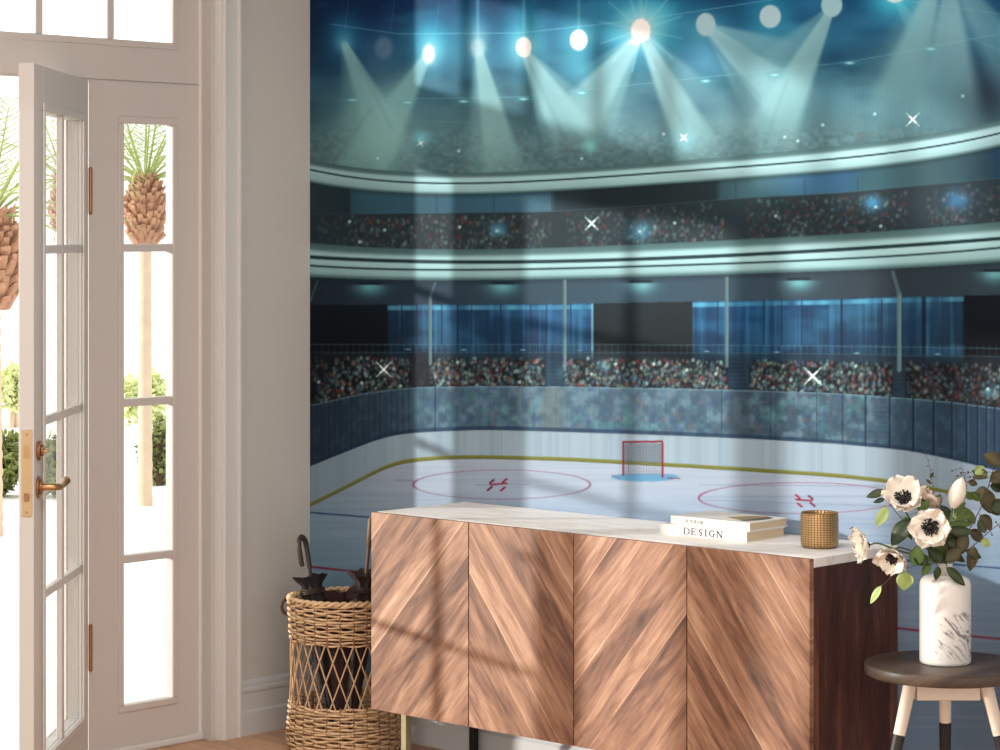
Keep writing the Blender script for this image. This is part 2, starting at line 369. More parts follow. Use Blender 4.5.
f.box(XF-.045, XF, -UR, -UL, 2.066, gz0); f.box(XF-.045, XF, -UR, -UL, gz1, UT); f.box(XF-.045, XF, -UR, gy0, gz0, gz1); f.box(XF-.045, XF, gy1, -UL, gz0, gz1)
part(f, 'window_frame', M['frame'], t)
m = MB(); moulding(m, gy0, gy1, gz0, gz1, XF, .021, .005); part(m, 'frame_moulding', M['frame'], t, .003)
for k in range(7):
    yc = -.7825 - .2685*k
    part(MB().box(XF-.035, XF+.002, yc-.013, yc+.013, gz0, gz1), 'glazing_bar', M['frame'], t, .003)
part(MB().box(XF-.022, XF-.018, gy0, gy1, gz0, gz1), 'window_pane', M['glass'], t)
# posts and head of the doorway, and the outer reveals
p = MB(); p.box(-.185, XF-.0305, -.8685, -.852, 0, 2.0655); p.box(-.185, XF-.0305, -2.4685, -2.4525, 0, 2.0655)
p.box(-.10, XF-.0305, -UR, -UL, 2.0655, 2.15); p.box(XF-.03, XF-.006, -UR, -UL, 2.0602, 2.0655)
p.box(XF-.0304, XF-.0, -.8655, -.8612, 0, 2.060)
tag(p.build('trim_2', M['frame']), 'posts and head lining the doorway', 'door frame', kind='structure')
tag(MB().box(-.2, XF+.02, -2.4525, -.8685, 0.0005, .012).build('trim_3', M['trim']), 'low threshold across the open doorway', 'threshold', kind='structure')

def french_leaf(name, hinge, ang, side, label, detail):
    """local x runs from hinge to free edge; the face seen from the room is y=0, body behind it (side=-1) """
    r = empty(name, hinge, label, 'door', kind='structure', local=True, rotz=ang)
    Wd, T, H0, H1 = .792, .042*side, .014, 2.060
    gx0, gx1, z0, z1 = .104, .668, .146, 1.934
    b = MB(); b.box(0, gx0, 0, T, H0, H1); b.box(gx1, Wd, 0, T, H0, H1); b.box(gx0, gx1, 0, T, H0, z0); b.box(gx0, gx1, 0, T, z1, H1)
    part(b, 'door_frame', M['leafp'], r, .002)
    m = MB(); w = .022
    for ys in ((-.001*side, -.008*side), (T, T+.008*side)):
        for (a0, a1, c0, c1) in ((gx0-w, gx1+w, z1, z1+w), (gx0-w, gx1+w, z0-w, z0), (gx0-w, gx0, z0, z1), (gx1, gx1+w, z0, z1)):
            m.box(a0, a1, ys[0], ys[1], c0, c1)
    part(m, 'frame_moulding', M['leafp'], r, .003)
    xm = .396
    part(MB().box(xm-.017, xm+.017, .002*side*-1, T*.36, z0, z1), 'glazing_bar', M['leafp'], r, .003)
    for zb in (1.551, 1.075, .594):
        part(MB().box(gx0, gx1, -.001*side, T*.40, zb-.012, zb+.012), 'glazing_bar', M['leafp'], r, .003)
    part(MB().box(gx0, gx1, T*.20, T*.28, z0, z1), 'window_pane', M['glass'], r)
    # edge plate with latch and bolt
    e = part(MB().box(Wd-.001, Wd+.002, T*.12, T*.82, .826, 1.062), 'lock_plate', M['plate'], r, .001)
    part(MB().box(Wd+.001, Wd+.004, T*.30, T*.66, .985, 1.020), 'deadbolt', M['brass'], e)
    part(MB().box(Wd+.001, Wd+.008, T*.34, T*.62, .868, .890), 'latch', M['bronze'], e, .001)
    for z in (.838, 1.050): part(MB().box(Wd+.001, Wd+.003, T*.42, T*.52, z-.003, z+.003), 'screw', M['bronze'], e)
    for s_ in (-side, ) if not detail else (-side,):
        y0 = 0.0
        hx = .742
        h = MB()
        def disc(mb, cx, cz, R, ya, yb, n=24):
            poly = [(cx+R*math.cos(2*math.pi*k/n), cz+R*math.sin(2*math.pi*k/n)) for k in range(n)]
            mb.prism(poly, ya, yb, lambda p_, q_, a_: (p_, a_, q_))
        disc(h, hx, .902, .030, 0, .007*s_); disc(h, hx, .902, .021, .007*s_, .013*s_)
        rr = part(h, 'rosette', M['bronze'], r, .0015)
        l = MB(); pts = [(hx, .010*s_, .902), (hx, .040*s_, .902), (hx-.012, .052*s_, .901), (hx-.035, .055*s_, .899), (hx-.065, .055*s_, .899), (hx-.09, .056*s_, .903), (hx-.108, .057*s_, .909), (hx-.118, .058*s_, .911)]
        l.tube(pts, [.010, .0095, .0095, .0085, .008, .010, .013, .008], 12)
        part(l, 'lever_handle', M['brass'], rr)
        d = MB(); disc(d, hx, 1.002, .027, 0, .010*s_); disc(d, hx, 1.002, .016, .010*s_, .016*s_)
        dd = part(d, 'deadbolt_rosette', M['bronze'], r, .0015)
        tt = MB().box(hx-.020, hx+.020, .016*s_, .030*s_, .998, 1.006); part(tt, 'thumb_turn', M['brass'], dd, .002)
    for zc in (1.725, .340):
        hb = MB(); hb.tube([(-.004, -.006*side, zc-.062), (-.004, -.006*side, zc+.062)], .0065, 10)
        hb.ball((-.004, -.006*side, zc+.066), .0068); hb.ball((-.004, -.006*side, zc-.066), .0068)
        part(hb, 'hinge', M['bronze'], r)
    return r
french_leaf('door_1', (XF, -.868, 0), math.radians(-48.48), -1, 'half-open french door leaf with eight panes and brass lever handle', True)
d2 = french_leaf('door_2', (XF, -2.452, 0), math.radians(48.48), 1, 'second french door leaf opened into the room at the left', True)
# next window along the same wall (out of frame to the left, it lights the stool and the vase)
r = empty('window_4', (XF, -3.85, 0), 'tall french window further along the door wall', 'window', kind='structure')
f = MB(); f.box(-.1, -.02, -4.5, -4.40, 0, 2.35); f.box(-.08, -.02, -2.95, -2.925, 0, 2.35); f.box(-.08, -.02, -4.40, -2.95, 0, .12); f.box(-.08, -.02, -4.40, -2.95, 2.25, 2.35)
part(f, 'window_frame', M['frame'], r, .003)
for zb in (.62, 1.12, 1.62): part(MB().box(-.08, -.04, -4.40, -2.95, zb-.012, zb+.012), 'glazing_bar', M['frame'], r)
for yb in (-3.50, -3.95): part(MB().box(-.08, -.04, yb-.014, yb+.014, .12, 2.25), 'glazing_bar', M['frame'], r)
part(MB().box(-.062, -.058, -4.40, -2.95, .12, 2.25), 'window_pane', M['glass'], r)

# ------------------------------------------------------------------ printed wall mural: ice arena
# painted as a print on the wall (one colour per fine mesh cell), in the print's own sheet units
SS = 2; PU0, PV0, PU1, PV1 = 296, -150, 1120, 900
PW, PH = (PU1-PU0)*SS, (PV1-PV0)*SS
uu = (PU0 + (np.arange(PW)+.5)/SS).astype(np.float32)[None, :]; vv = (PV0 + (np.arange(PH)+.5)/SS).astype(np.float32)[:, None]
UU = np.broadcast_to(uu, (PH, PW)); VV = np.broadcast_to(vv, (PH, PW))
img = np.zeros((PH, PW, 3), np.float32)
def C3(*c): return np.array(c, np.float32)
class Loc:
    """a mask that covers only a window of the sheet"""
    def __init__(s, m, y, x): s.m, s.y, s.x = m, y, x
    def __mul__(s, o):
        if isinstance(o, np.ndarray) and o.ndim == 2:
            o = o[s.y if o.shape[0] > 1 else slice(None), s.x if o.shape[1] > 1 else slice(None)]
        return Loc(s.m*o, s.y, s.x)
    __rmul__ = __mul__
    __array_ufunc__ = None
def blend(a, col):
    global img
    if isinstance(a, Loc):
        if a.m.size: img[a.y, a.x] += (np.asarray(col, np.float32) - img[a.y, a.x])*np.clip(a.m, 0, 1)[..., None]
        return
    a = np.clip(a, 0, 1)[..., None]; img += (np.asarray(col, np.float32) - img)*a
def glow(a, col):
    """screen-like light"""
    global img
    if isinstance(a, Loc):
        if a.m.size: img[a.y, a.x] += (255-img[a.y, a.x])*np.clip(a.m, 0, 1)[..., None]*(np.asarray(col, np.float32)/255.0)
        return
    img += (255-img)*np.clip(a, 0, 1)[..., None]*(np.asarray(col, np.float32)/255.0)
def ss(x, a, b): t = np.clip((x-a)/(b-a), 0, 1); return t*t*(3-2*t)
def curve(us, vs):
    # smooth interpolation through the points
    x = np.arange(PU0, PU1+1, 1.0); y = np.interp(x, us, vs, left=None)
    y[x < us[0]] = vs[0] + (x[x < us[0]]-us[0])*(vs[1]-vs[0])/(us[1]-us[0])
    y[x > us[-1]] = vs[-1] + (x[x > us[-1]]-us[-1])*(vs[-1]-vs[-2])/(us[-1]-us[-2])
    k = np.hanning(71); k /= k.sum(); yp = np.pad(y, 35, mode='reflect', reflect_type='odd'); y = np.convolve(yp, k, 'valid')
    return np.interp(uu[0], x, y).astype(np.float32)[None, :]
def vn(su, sv, seed, oct=1):
    out = 0; amp = 1; tot = 0
    for o in range(oct):
        g = np.random.default_rng(seed+o); nu, nv = int((PU1-PU0)/su)+3, int((PV1-PV0)/sv)+3
        a = g.random((nv, nu)).astype(np.float32)
        x = (uu[0]-PU0)/su; y = (vv[:, 0]-PV0)/sv; xi = x.astype(int); yi = y.astype(int); fx = x-xi; fy = y-yi
        fx = fx*fx*(3-2*fx); fy = fy*fy*(3-2*fy)
        rows = a[:, xi]*(1-fx) + a[:, xi+1]*fx
        out = out + amp*(rows[yi]*(1-fy)[:, None] + rows[yi+1]*fy[:, None]); tot += amp; amp *= .5; su /= 2; sv /= 2
    return out/tot
def window(u0, v0, u1, v1):
    f_ = lambda q, o, n: int(min(max((q-o)*SS, 0), n))
    return slice(f_(v0, PV0, PH), f_(v1, PV0, PH)), slice(f_(u0, PU0, PW), f_(u1, PU0, PW))
def gauss(cu, cv, ru, rv=None):
    rv = rv or ru; y, x = window(cu-3*ru, cv-3*rv, cu+3*ru, cv+3*rv)
    return Loc(np.exp(-((uu[:, x]-cu)/ru)**2)*np.exp(-((vv[y]-cv)/rv)**2), y, x)
def seg(u0, v0, u1, v1, w, soft=.7):
    e = w/2+soft+1; y, x = window(min(u0, u1)-e, min(v0, v1)-e, max(u0, u1)+e, max(v0, v1)+e)
    U_, V_ = uu[:, x], vv[y]
    du, dv = u1-u0, v1-v0; L2 = du*du+dv*dv; t = np.clip(((U_-u0)*du+(V_-v0)*dv)/L2, 0, 1)
    d = np.hypot(U_-u0-t*du, V_-v0-t*dv); return Loc(1-ss(d, w/2-soft/2, w/2+soft/2), y, x)
def band(c, w, soft=.8): return 1-ss(np.abs(vv-c), w/2-soft/2, w/2+soft/2)
def inside(a, lo, hi, s=1.0): return ss(a, lo-s/2, lo+s/2)*(1-ss(a, hi-s/2, hi+s/2))
fade = lambda x, pts, vals: np.interp(x, pts, vals).astype(np.float32)

def lift(x, k): return 255*(1-(1-np.clip(x, 0, 255)/255)**k)
def arc(us, vs):
    p_ = np.polyfit((np.array(us)-650)/350, vs, 4 if len(us) > 8 else 3); return np.polyval(p_, (uu[0]-650)/350).astype(np.float32)[None, :]
r1t = arc([310, 350, 413, 485, 570, 660, 745, 835, 910, 1000], [159.7, 167, 172.3, 173, 167.8, 162.4, 156, 148, 135.4, 120.6])
r1b = arc([310, 350, 413, 485, 570, 660, 745, 835, 910, 1000], [182, 190.3, 193.4, 194, 190.5, 185, 178.6, 172.5, 162.4, 147])
r1d = arc([310, 350, 413, 485, 570, 660, 745, 835, 910, 1000], [169, 177.7, 182.6, 183, 178.5, 172.8, 167, 159.7, 149, 133.6])
r2t = arc([310, 413, 485, 570, 660, 745, 835, 910, 1000], [242.5, 249, 249, 247, 243, 239.5, 235, 228.5, 222])
r2b = arc([310, 350, 413, 485, 570, 660, 745, 835, 910, 1000], [277.6, 279.5, 280.7, 280.7, 279.4, 277, 274.8, 271.7, 268, 262.8])
r2d = arc([310, 413, 485, 570, 660, 745, 835, 910, 1000], [257, 261, 262.8, 260.8, 258, 254.5, 251, 244.2, 238.8])
r2e = arc([310, 350, 413, 485, 570, 660, 745, 835, 910, 1000], [265.4, 268, 269.6, 270, 268, 265.4, 263.2, 260, 254, 248])
gt = curve([310, 368, 413, 485, 560, 660, 745, 835, 892, 946, 1000], [405, 392, 387, 386, 386.5, 388, 390, 393, 397, 401, 408])
bt = curve([310, 341, 384, 413, 485, 552, 660, 745, 835, 910, 964, 1000], [466, 453.4, 436.3, 432, 429.2, 431, 434.5, 438, 443, 450, 461.5, 471])
yl = curve([310, 350, 391, 413, 449, 485, 570, 660, 745, 835, 892, 946, 1000], [504.7, 485, 463.3, 459.5, 457, 456.6, 459, 464, 469, 475, 481, 491, 504])
pt = curve([310, 560, 728, 835, 900, 1000], [305, 304, 301, 299, 297, 295])        # panel top
ct = curve([310, 560, 728, 835, 1000], [354, 355, 357, 358, 361])                   # crowd top

# --- upper hall
v = np.broadcast_to(vv, (PH, PW))
base = np.stack([fade(v, [-150, 0, 40, 90, 130, 170], [8, 18, 42, 74, 92, 90]), fade(v, [-150, 0, 40, 90, 130, 170], [20, 58, 92, 106, 110, 104]), fade(v, [-150, 0, 40, 90, 130, 170], [46, 92, 122, 116, 114, 108])], -1)
img[:] = base
blend((1-ss(UU, 325, 500))*(1-ss(v, 10, 110))*.85, (14, 24, 58))
blend((1-ss(UU, 318, 360))*(1-ss(v, 60, 150))*.4, (28, 52, 74))
n = vn(60, 26, 3, 3); blend(np.clip((n-.5)*1.6, 0, .5)*(1-ss(v, 60, 110)), (70, 130, 160)); blend(np.clip((.5-n)*1.8, 0, .6)*(1-ss(v, 90, 150)), (16, 44, 74))
blend(gauss(930, 45, 55, 42)*.85, (34, 66, 84)); blend(gauss(985, 95, 32, 34)*.95, (44, 50, 62)); blend(gauss(728, 84, 14, 11)*.8, (48, 88, 98))
blend(gauss(520, 112, 60, 22)*.65, (52, 72, 82)); blend(gauss(690, 92, 26, 10)*.3, (60, 90, 110))
# truss and ceiling rows
for (pts, w, a) in (((330, 24, 400, 34), 1.0, .35), ((400, 34, 520, 33), 1.0, .45), ((520, 33, 640, 20), 1.1, .45), ((640, 20, 770, 0), 1.0, .4), ((770, 0, 860, -18), 1.0, .35),
                    ((345, 100, 520, 97), .9, .35), ((520, 97, 660, 82), .9, .35), ((660, 82, 850, 62), .9, .4), ((850, 62, 1000, 34), .9, .35), ((330, 118, 480, 123), .8, .2), ((900, 0, 1000, 14), 1, .3), ((930, 22, 1000, 50), 1, .25)):
    blend(seg(*pts, w)*a, (150, 205, 215))
for x in np.arange(850, 985, 4.5): blend(seg(x, 60, x+1, 118, 1.2)*.14, (30, 60, 70))
for x in (345, 391, 436): blend(seg(x, 30, x+5, -10, .7)*.25, (120, 160, 200))
# crowd of the upper tier: faint mottling
cr = vn(5, 3.5, 11, 3); up = ss(v, 118, 138)*(v < r1t+2)
blend(up*np.clip((cr-.5)*3.2, 0, 1)*.22, (170, 180, 180)); blend(up*np.clip((.5-cr)*3.2, 0, 1)*.34, (56, 62, 68))
rd = vn(6, 4, 17, 2); blend(up*np.clip((rd-.62)*5, 0, 1)*.3, (120, 84, 84))
def splat(cu, cv, ru, rv, col, a=1.0):
    x0, x1 = int((cu-ru*2-PU0)*SS), int((cu+ru*2-PU0)*SS)+2; y0, y1 = int((cv-rv*2-PV0)*SS), int((cv+rv*2-PV0)*SS)+2
    x0 = max(x0, 0); y0 = max(y0, 0); x1 = min(x1, PW); y1 = min(y1, PH)
    if x1 <= x0 or y1 <= y0: return
    m = a*np.clip(1.35-1.35*((uu[:, x0:x1]-cu)**2/ru**2 + (vv[y0:y1]-cv)**2/rv**2)**.5*.9, 0, 1)
    img[y0:y1, x0:x1] += (np.asarray(col, np.float32)-img[y0:y1, x0:x1])*m[..., None]
# beams
def beam(u0, v0, ang, half, length, inten, col=(190, 210, 206), core=.42):
    """ang: 0 straight down, + to the right (deg)"""
    a = math.radians(ang); du, dv = math.sin(a), math.cos(a)
    t = (UU-u0)*du + (VV-v0)*dv; s_ = -(UU-u0)*dv + (VV-v0)*du
    wdt = 4 + np.maximum(t, 0)*math.tan(math.radians(half))
    prof = 1-ss(np.abs(s_)/wdt, core, 1.0)
    fall = ss(t, -3, 6)*(1-ss(t, length*.45, length))*(1-.25*np.clip(t/length, 0, 1))
    blend(prof*fall*inten*1.12, col)
beam(344, 42, 24, 12, 175, .66, (176, 206, 198)); beam(344, 42, 16, 22, 165, .35, (160, 190, 184), .1)
beam(431, 50, -30, 13, 195, .66, (178, 206, 198)); beam(431, 50, -38, 20, 195, .36, (160, 190, 184), .1)
beam(431, 50, 3, 26, 150, .16, (130, 165, 175), .2)
beam(478, 46, 12, 20, 165, .25, (170, 194, 190), .1); beam(478, 46, 12, 9.5, 165, .72, (176, 196, 188), .55); beam(478, 40, 2, 8, 170, .4, (160, 180, 176), .3)
beam(524, 50, 30, 14, 118, .78, (190, 208, 204), .6); beam(524, 46, 16, 5, 120, .5, (170, 200, 200)); beam(524, 50, 44, 9, 90, .45, (180, 200, 196))
beam(641, 34, -37, 14, 135, .78, (192, 210, 204), .6); beam(641, 34, -24, 9, 110, .5, (186, 208, 204)); beam(641, 34, -52, 8, 80, .35, (186, 208, 204))
beam(641, 32, 26, 10, 165, .78, (196, 210, 206), .55); beam(641, 32, 42, 13, 130, .45, (170, 192, 192), .4)
beam(706, 26, 48, 14, 150, .70, (184, 204, 200), .55); beam(706, 26, 30, 6, 120, .30, (176, 200, 198)); beam(706, 26, 72, 10, 110, .55, (176, 198, 194), .4)
beam(832, 8, -26, 11, 180, .66, (178, 200, 194), .6); beam(832, 8, -44, 16, 130, .42, (168, 192, 188), .4)
beam(940, -30, -22, 22, 200, .40, (170, 194, 190), .1); beam(940, -30, -18, 13, 195, .50, (180, 204, 198), .45); beam(950, -30, 0, 15, 190, .58, (176, 198, 196), .5); beam(950, -30, 34, 15, 170, .45, (150, 178, 178), .4)
beam(895, -4, 30, 8, 60, .35, (120, 170, 180))
blend(gauss(590, 118, 34, 22)*.55, (196, 214, 210)); blend(gauss(385, 112, 36, 34)*.5, (176, 206, 198)); blend(gauss(640, 110, 260, 60)*.16, (150, 190, 195)); blend(gauss(770, 92, 28, 22)*.5, (190, 212, 210)); blend(gauss(735, 120, 26, 18)*.35, (178, 196, 194))
blend(gauss(955, 20, 30, 34)*.4, (178, 200, 200))
for pts in ((360, 66, 392, 128), (560, 78, 582, 88), (330, 168, 372, 108), (655, 60, 694, 150), (712, 46, 760, 96), (788, 80, 772, 122), (566, 140, 528, 60)): blend(seg(*pts, 3.5, 3)*.10, (60, 84, 90))
# lamp halos
for (cu, cv, ru, rv, a, col) in ((344, 36, 16, 20, .55, (60, 150, 190)), (344, 44, 7, 8, .5, (130, 190, 180)), (384, 44, 22, 24, .3, (70, 110, 150)), (431, 42, 20, 26, .75, (60, 190, 225)), (431, 52, 11, 14, .6, (190, 240, 245)),
                                 (470, 36, 16, 34, .5, (80, 160, 200)), (478, 40, 12, 16, .5, (190, 220, 220)), (524, 38, 20, 30, .7, (70, 185, 210)), (524, 48, 12, 14, .6, (190, 240, 240)), (579, 42, 20, 26, .65, (90, 190, 210)), (579, 70, 22, 14, .5, (50, 140, 170)),
                                 (641, 26, 38, 34, .75, (50, 195, 225)), (641, 28, 20, 20, .95, (200, 250, 255)), (706, 30, 24, 28, .4, (90, 170, 195)), (706, 50, 14, 20, .3, (110, 160, 210)), (770, 12, 24, 26, .6, (50, 160, 190)), (815, 2, 24, 14, .5, (50, 110, 150)), (895, -2, 26, 18, .9, (60, 190, 210)), (900, 12, 40, 18, .35, (40, 110, 150)), (590, 4, 50, 16, .3, (60, 120, 170)), (660, 12, 14, 12, .4, (60, 180, 220))):
    glow(gauss(cu, cv, ru, rv)*a, col)
for (cu, cv) in ((524, 40), (641, 28), (579, 36), (478, 40)): glow(seg(cu, cv-40, cu, cv+6, 3, 3)*.25, (180, 240, 240))
for k in range(12):
    a = k*math.pi/6+.2; glow(seg(641, 30, 641+42*math.cos(a), 30+42*math.sin(a), 2.0, 2)*.22, (190, 250, 255))
def disc(cu, cv, ru, rv, col, a=1, soft=1.2):
    d = np.hypot((uu-cu)/ru, (vv-cv)/rv); blend((1-ss(d, 1-soft/ru, 1+soft/ru))*a, col)
disc(384, 48, 8.5, 11, (112, 124, 142), .75, 3); disc(429, 54, 6.5, 10.5, (232, 240, 238), .95, 2); disc(478, 48, 7.5, 9, (225, 228, 226), .7, 3.5)
disc(524, 47, 7.8, 10, (250, 255, 255), 1, 1.5); disc(579, 40, 8.8, 10.5, (250, 255, 255)); disc(641, 31, 9, 10.5, (252, 255, 255), 1, 3)
disc(706, 24.5, 9.8, 11.5, (206, 212, 212)); disc(770.5, 16.5, 10.6, 11.5, (214, 214, 216)); disc(832, 5, 10.5, 12, (196, 212, 208), .95); disc(895, -6, 11, 9, (220, 236, 230))
for (cu, cv) in ((353, 100), (408, 102.5), (464, 101.5), (524, 99), (582, 93), (706, 81), (775, 75), (850, 63), (931, 49), (1010, 30)):
    blend(gauss(cu, cv, 9, 3)*.4, (90, 180, 180)); splat(cu, cv, 5.5, 1.5, (205, 238, 232), .95)
img[:] = np.where((VV < r1b+4)[..., None], np.stack([lift(img[..., 0], 1.16), lift(img[..., 1], 1.20), lift(img[..., 2], 1.20)], -1), img)
# --- ring 1
def ring_band(top, bot, lines, seedv):
    t = (VV-top)/(bot-top)
    a = ss(VV, top-.5, top+.5)*(1-ss(VV, bot-.8, bot+.8))
    tone = np.interp(t, [0, .16, .26, .5, .84, 1.0], [.42, .52, .96, 1.0, .88, .30]).astype(np.float32)
    sh = (.90+.14*vn(70, 500, seedv, 2))
    col = np.stack([226*tone*sh, 238*tone**.85*sh, 240*tone**.85*sh], -1)
    global img
    img += (col-img)*a[..., None]
    for c, w, dk in lines: blend(band(c, w, 1.0)*a*dk, (28, 48, 54))
# --- middle tier wall, seats
mid = (VV > r1b-1)*(VV < r2t+2)
pl = curve([310, 350, 550, 660, 745, 835, 1000], [214, 213.5, 211.5, 205, 197.5, 193, 178])
def xmix(xs, cols): return np.stack([np.interp(uu[0], xs, [c[i] for c in cols]) for i in range(3)], -1).astype(np.float32)[None]
pc = xmix([310, 348, 352, 415, 500, 551, 555, 600, 690, 715, 722, 760, 800, 850, 862, 930, 985, 1000, 1060], [(58, 76, 84), (36, 46, 54), (62, 92, 108), (66, 96, 114), (72, 104, 126), (86, 112, 130), (54, 64, 72), (38, 44, 50), (44, 52, 56), (44, 50, 52), (70, 92, 104), (96, 126, 142), (74, 112, 146), (60, 96, 128), (66, 98, 110), (80, 104, 110), (52, 78, 92), (36, 70, 108), (36, 64, 96)])
img[:] = np.where(mid[..., None], pc, img)
blend(mid*ss(VV, pl-1, pl+1.5), (50, 56, 62))
for x in (350, 437, 494, 552, 736, 805, 858): blend(seg(x, 178, x, 213, 1.2)*mid*(VV < pl)*.35, (24, 40, 52))
blend(mid*band(pl, 1.0)*.35, (110, 140, 150)); blend(mid*(1-ss(VV, r1b, r1b+5))*.35, (24, 34, 40))
g = np.random.default_rng(5)
PAL = [(214, 224, 220), (150, 160, 160), (110, 120, 124), (168, 92, 88), (190, 60, 60), (90, 128, 132), (120, 160, 150), (70, 84, 96), (180, 150, 128), (92, 104, 150), (60, 60, 66), (200, 186, 170)]
def crowd(n, ulo, uhi, topc, botc, size, gaps, alpha, dim=1.0, back=(26, 28, 32), seed=1, bk=.8):
    g = np.random.default_rng(seed); tc, bc = topc[0], botc[0]
    m = np.zeros((PH, PW), np.float32) + inside(UU, ulo, uhi, 4)*ss(VV, topc+1, topc+7)*(VV < botc+1)
    for a, b in gaps: m *= 1-inside(UU, a, b, 4)
    blend(m*bk, back)
    us = g.uniform(ulo, uhi, n); ts = g.random(n)**.85; ks = g.integers(0, len(PAL), n); br = g.random(n)
    for x, t, k, b in zip(us, ts, ks, br):
        if any(a-1 < x < c+1 for a, c in gaps): continue
        i = int((x-PU0)*SS)
        if i < 0 or i >= PW: continue
        y = tc[i]+3 + (bc[i]-tc[i]-3)*t; s_ = size*(.7+.7*b)
        splat(x, y, s_*.8, s_, [c*dim*(.55+.55*b) for c in PAL[k]], alpha*(.45+.55*b))
crowd(3400, 318, 1100, pl, r2t, 2.0, [(552, 566), (725, 746), (911, 926)], .50, .78, (50, 56, 62), 2, .45)
blend(mid*(1-ss(UU, 330, 372))*.55, (52, 62, 70))
blend(mid*inside(UU, 905, 1100, 40)*.30, (66, 76, 86)); blend(mid*gauss(752, 190, 40, 22)*.25, (130, 160, 170))
ring_band(r1t, r1b, [(r1d, 1.9, .85)], 31)
beam(344, 42, 14, 20, 190, .18, (140, 170, 162), .1); beam(641, 32, 24, 14, 190, .22, (200, 214, 208), .2); beam(832, 8, -26, 14, 200, .15, (190, 210, 200), .2)
ring_band(r2t, r2b, [(r2d, 3.5, .93), (r2e, 1.9, .93)], 37)
# --- lower hall
low = (VV > r2b-.5)*(VV < gt+2)
img[:] = np.where(low[..., None], xmix([310, 400, 500, 640, 760, 820, 900, 1000], [(40, 48, 60), (50, 60, 76), (62, 76, 90), (72, 86, 102), (72, 82, 96), (62, 70, 80), (58, 64, 72), (62, 72, 82)]), img)
blend(low*(1-ss(VV, r2b, r2b+6))*.35, (30, 40, 50)); blend(low*inside(UU, 840, 970, 60)*.35*(VV < pt), (48, 52, 60))
for (cu, cv) in ((370, 285.5), (503, 285), (641, 283.5), (799, 281), (995, 272.5), (1180, 262)):
    d = np.hypot((UU-cu)/17, (VV-cv)/11); glow((VV > cv-.6)*np.exp(-d*d*1.4)*.75, (130, 215, 220)); blend(seg(cu-10, cv-2, cu+10, cv-2, 3.0)*.8, (28, 38, 48))
pn = low*ss(VV, pt-.6, pt+.6)
pcol = xmix([310, 387, 389.5, 414, 440, 480, 530, 545, 560, 592.5, 594.5, 640, 692, 693.5, 720, 760, 800, 840, 880, 920, 962, 965, 1000, 1100], [(20, 27, 38), (20, 26, 34), (34, 56, 76), (40, 66, 92), (50, 92, 128), (38, 72, 108), (40, 80, 124), (34, 70, 112), (52, 104, 150), (48, 96, 140), (34, 42, 48), (40, 46, 52), (40, 44, 48), (50, 104, 146), (42, 92, 138), (34, 78, 122), (36, 76, 114), (52, 98, 130), (46, 80, 108), (50, 84, 116), (42, 66, 84), (16, 22, 32), (20, 24, 34), (18, 24, 32)])
pv = np.interp(VV[:, :1], [290, 305, 325, 345, 355], [1.15, 1.12, 1.0, .82, .75]).astype(np.float32)
img[:] = np.where((pn > .5)[..., None], pcol*pv[..., None]*.88, img)
blue = pn*np.clip(inside(UU, 388, 593.5)+inside(UU, 693, 964), 0, 1)
nn = vn(4, 200, 41, 2); blend(blue*np.clip((nn-.55)*2, 0, .35), (90, 150, 190)); blend(blue*np.clip((.45-nn)*2, 0, .35), (16, 36, 66))
nb = vn(34, 14, 43, 2); blend(blue*np.clip((nb-.5)*1.2, 0, .3), (80, 140, 190)); blend(blue*np.clip((.5-nb)*1.6, 0, .4), (22, 46, 84))
hl = blue*inside(VV, pt+1, pt+5.5, 2)*np.clip(vn(16, 300, 47, 2)*1.7-.35, 0, 1); blend(hl*.75, (130, 205, 235))
for x in (402, 417, 442, 458, 472, 501, 531, 547, 571, 718, 764, 782, 802, 842, 882, 924, 966): blend(seg(x, 300, x, 345, 1.3)*pn*.6, (16, 30, 48))
blend(inside(UU, 840.5, 843, 1)*pn*.5, (14, 24, 36)); blend(inside(UU, 922, 926, 1)*pn*.6, (14, 22, 34)); blend(inside(UU, 591.5, 593.5)*pn*.8, (150, 190, 210))
rl = curve([310, 560, 728, 835, 1000], [344.5, 344.5, 345, 346, 348.5])
blend(low*ss(VV, rl+5, rl+9)*.55, (42, 50, 60)); blend(low*band(rl, 1.0)*.55, (112, 134, 146)); blend(low*band(rl+8, .9)*.4, (112, 134, 146))
for x in np.arange(316, 1110, 6.3): blend(seg(x, 345, x, 354, .8)*low*.28, (130, 150, 160))
for i, (cu, cv) in enumerate(((408, 349.3), (464, 349.8), (523, 350), (580, 350.3), (707, 351.4), (777, 352), (857, 353), (938, 354))): splat(cu, cv, 4, .8, (200, 225, 235) if i not in (3,) else (120, 140, 150), .8)
crowd(5200, 306, 1110, ct, gt, 1.95, [(545, 563), (728, 750), (893, 906)], .80, .88, (24, 24, 28), 9, .92)
dk = low*(VV > ct-2)
blend(dk*(1-ss(UU, 300, 345))*.6, (22, 26, 30)); blend(dk*inside(UU, 408, 432, 12)*.85, (40, 38, 46)); blend(dk*inside(UU, 890, 1000, 60)*.35, (30, 28, 34))
for a, b in ((545, 563), (728, 750), (893, 906)):
    for k in range(7): blend(seg(a+2, 362+k*4, b-2, 362+k*4, 1)*dk*.3, (100, 90, 92))
def post(u, v0, v1, ub=None, vb=None, w=3.4):
    blend(seg(u, v0, u, v1, w, 1)*.95, (112, 124, 128)); blend(seg(u+.9, v0, u+.9, v1, 1.1, .8)*.6, (160, 170, 172))
    if ub: blend(seg(u, v0, ub, vb, w*.8, 1)*.85, (96, 108, 114))
post(430.5, 297, 364, 435.5, 283, 3); post(565, 281, 366, w=3.2); post(727, 278, 366); post(899.5, 294, 370, 893, 272, 4.4); post(311, 300, 300.1, 318, 281, 2)
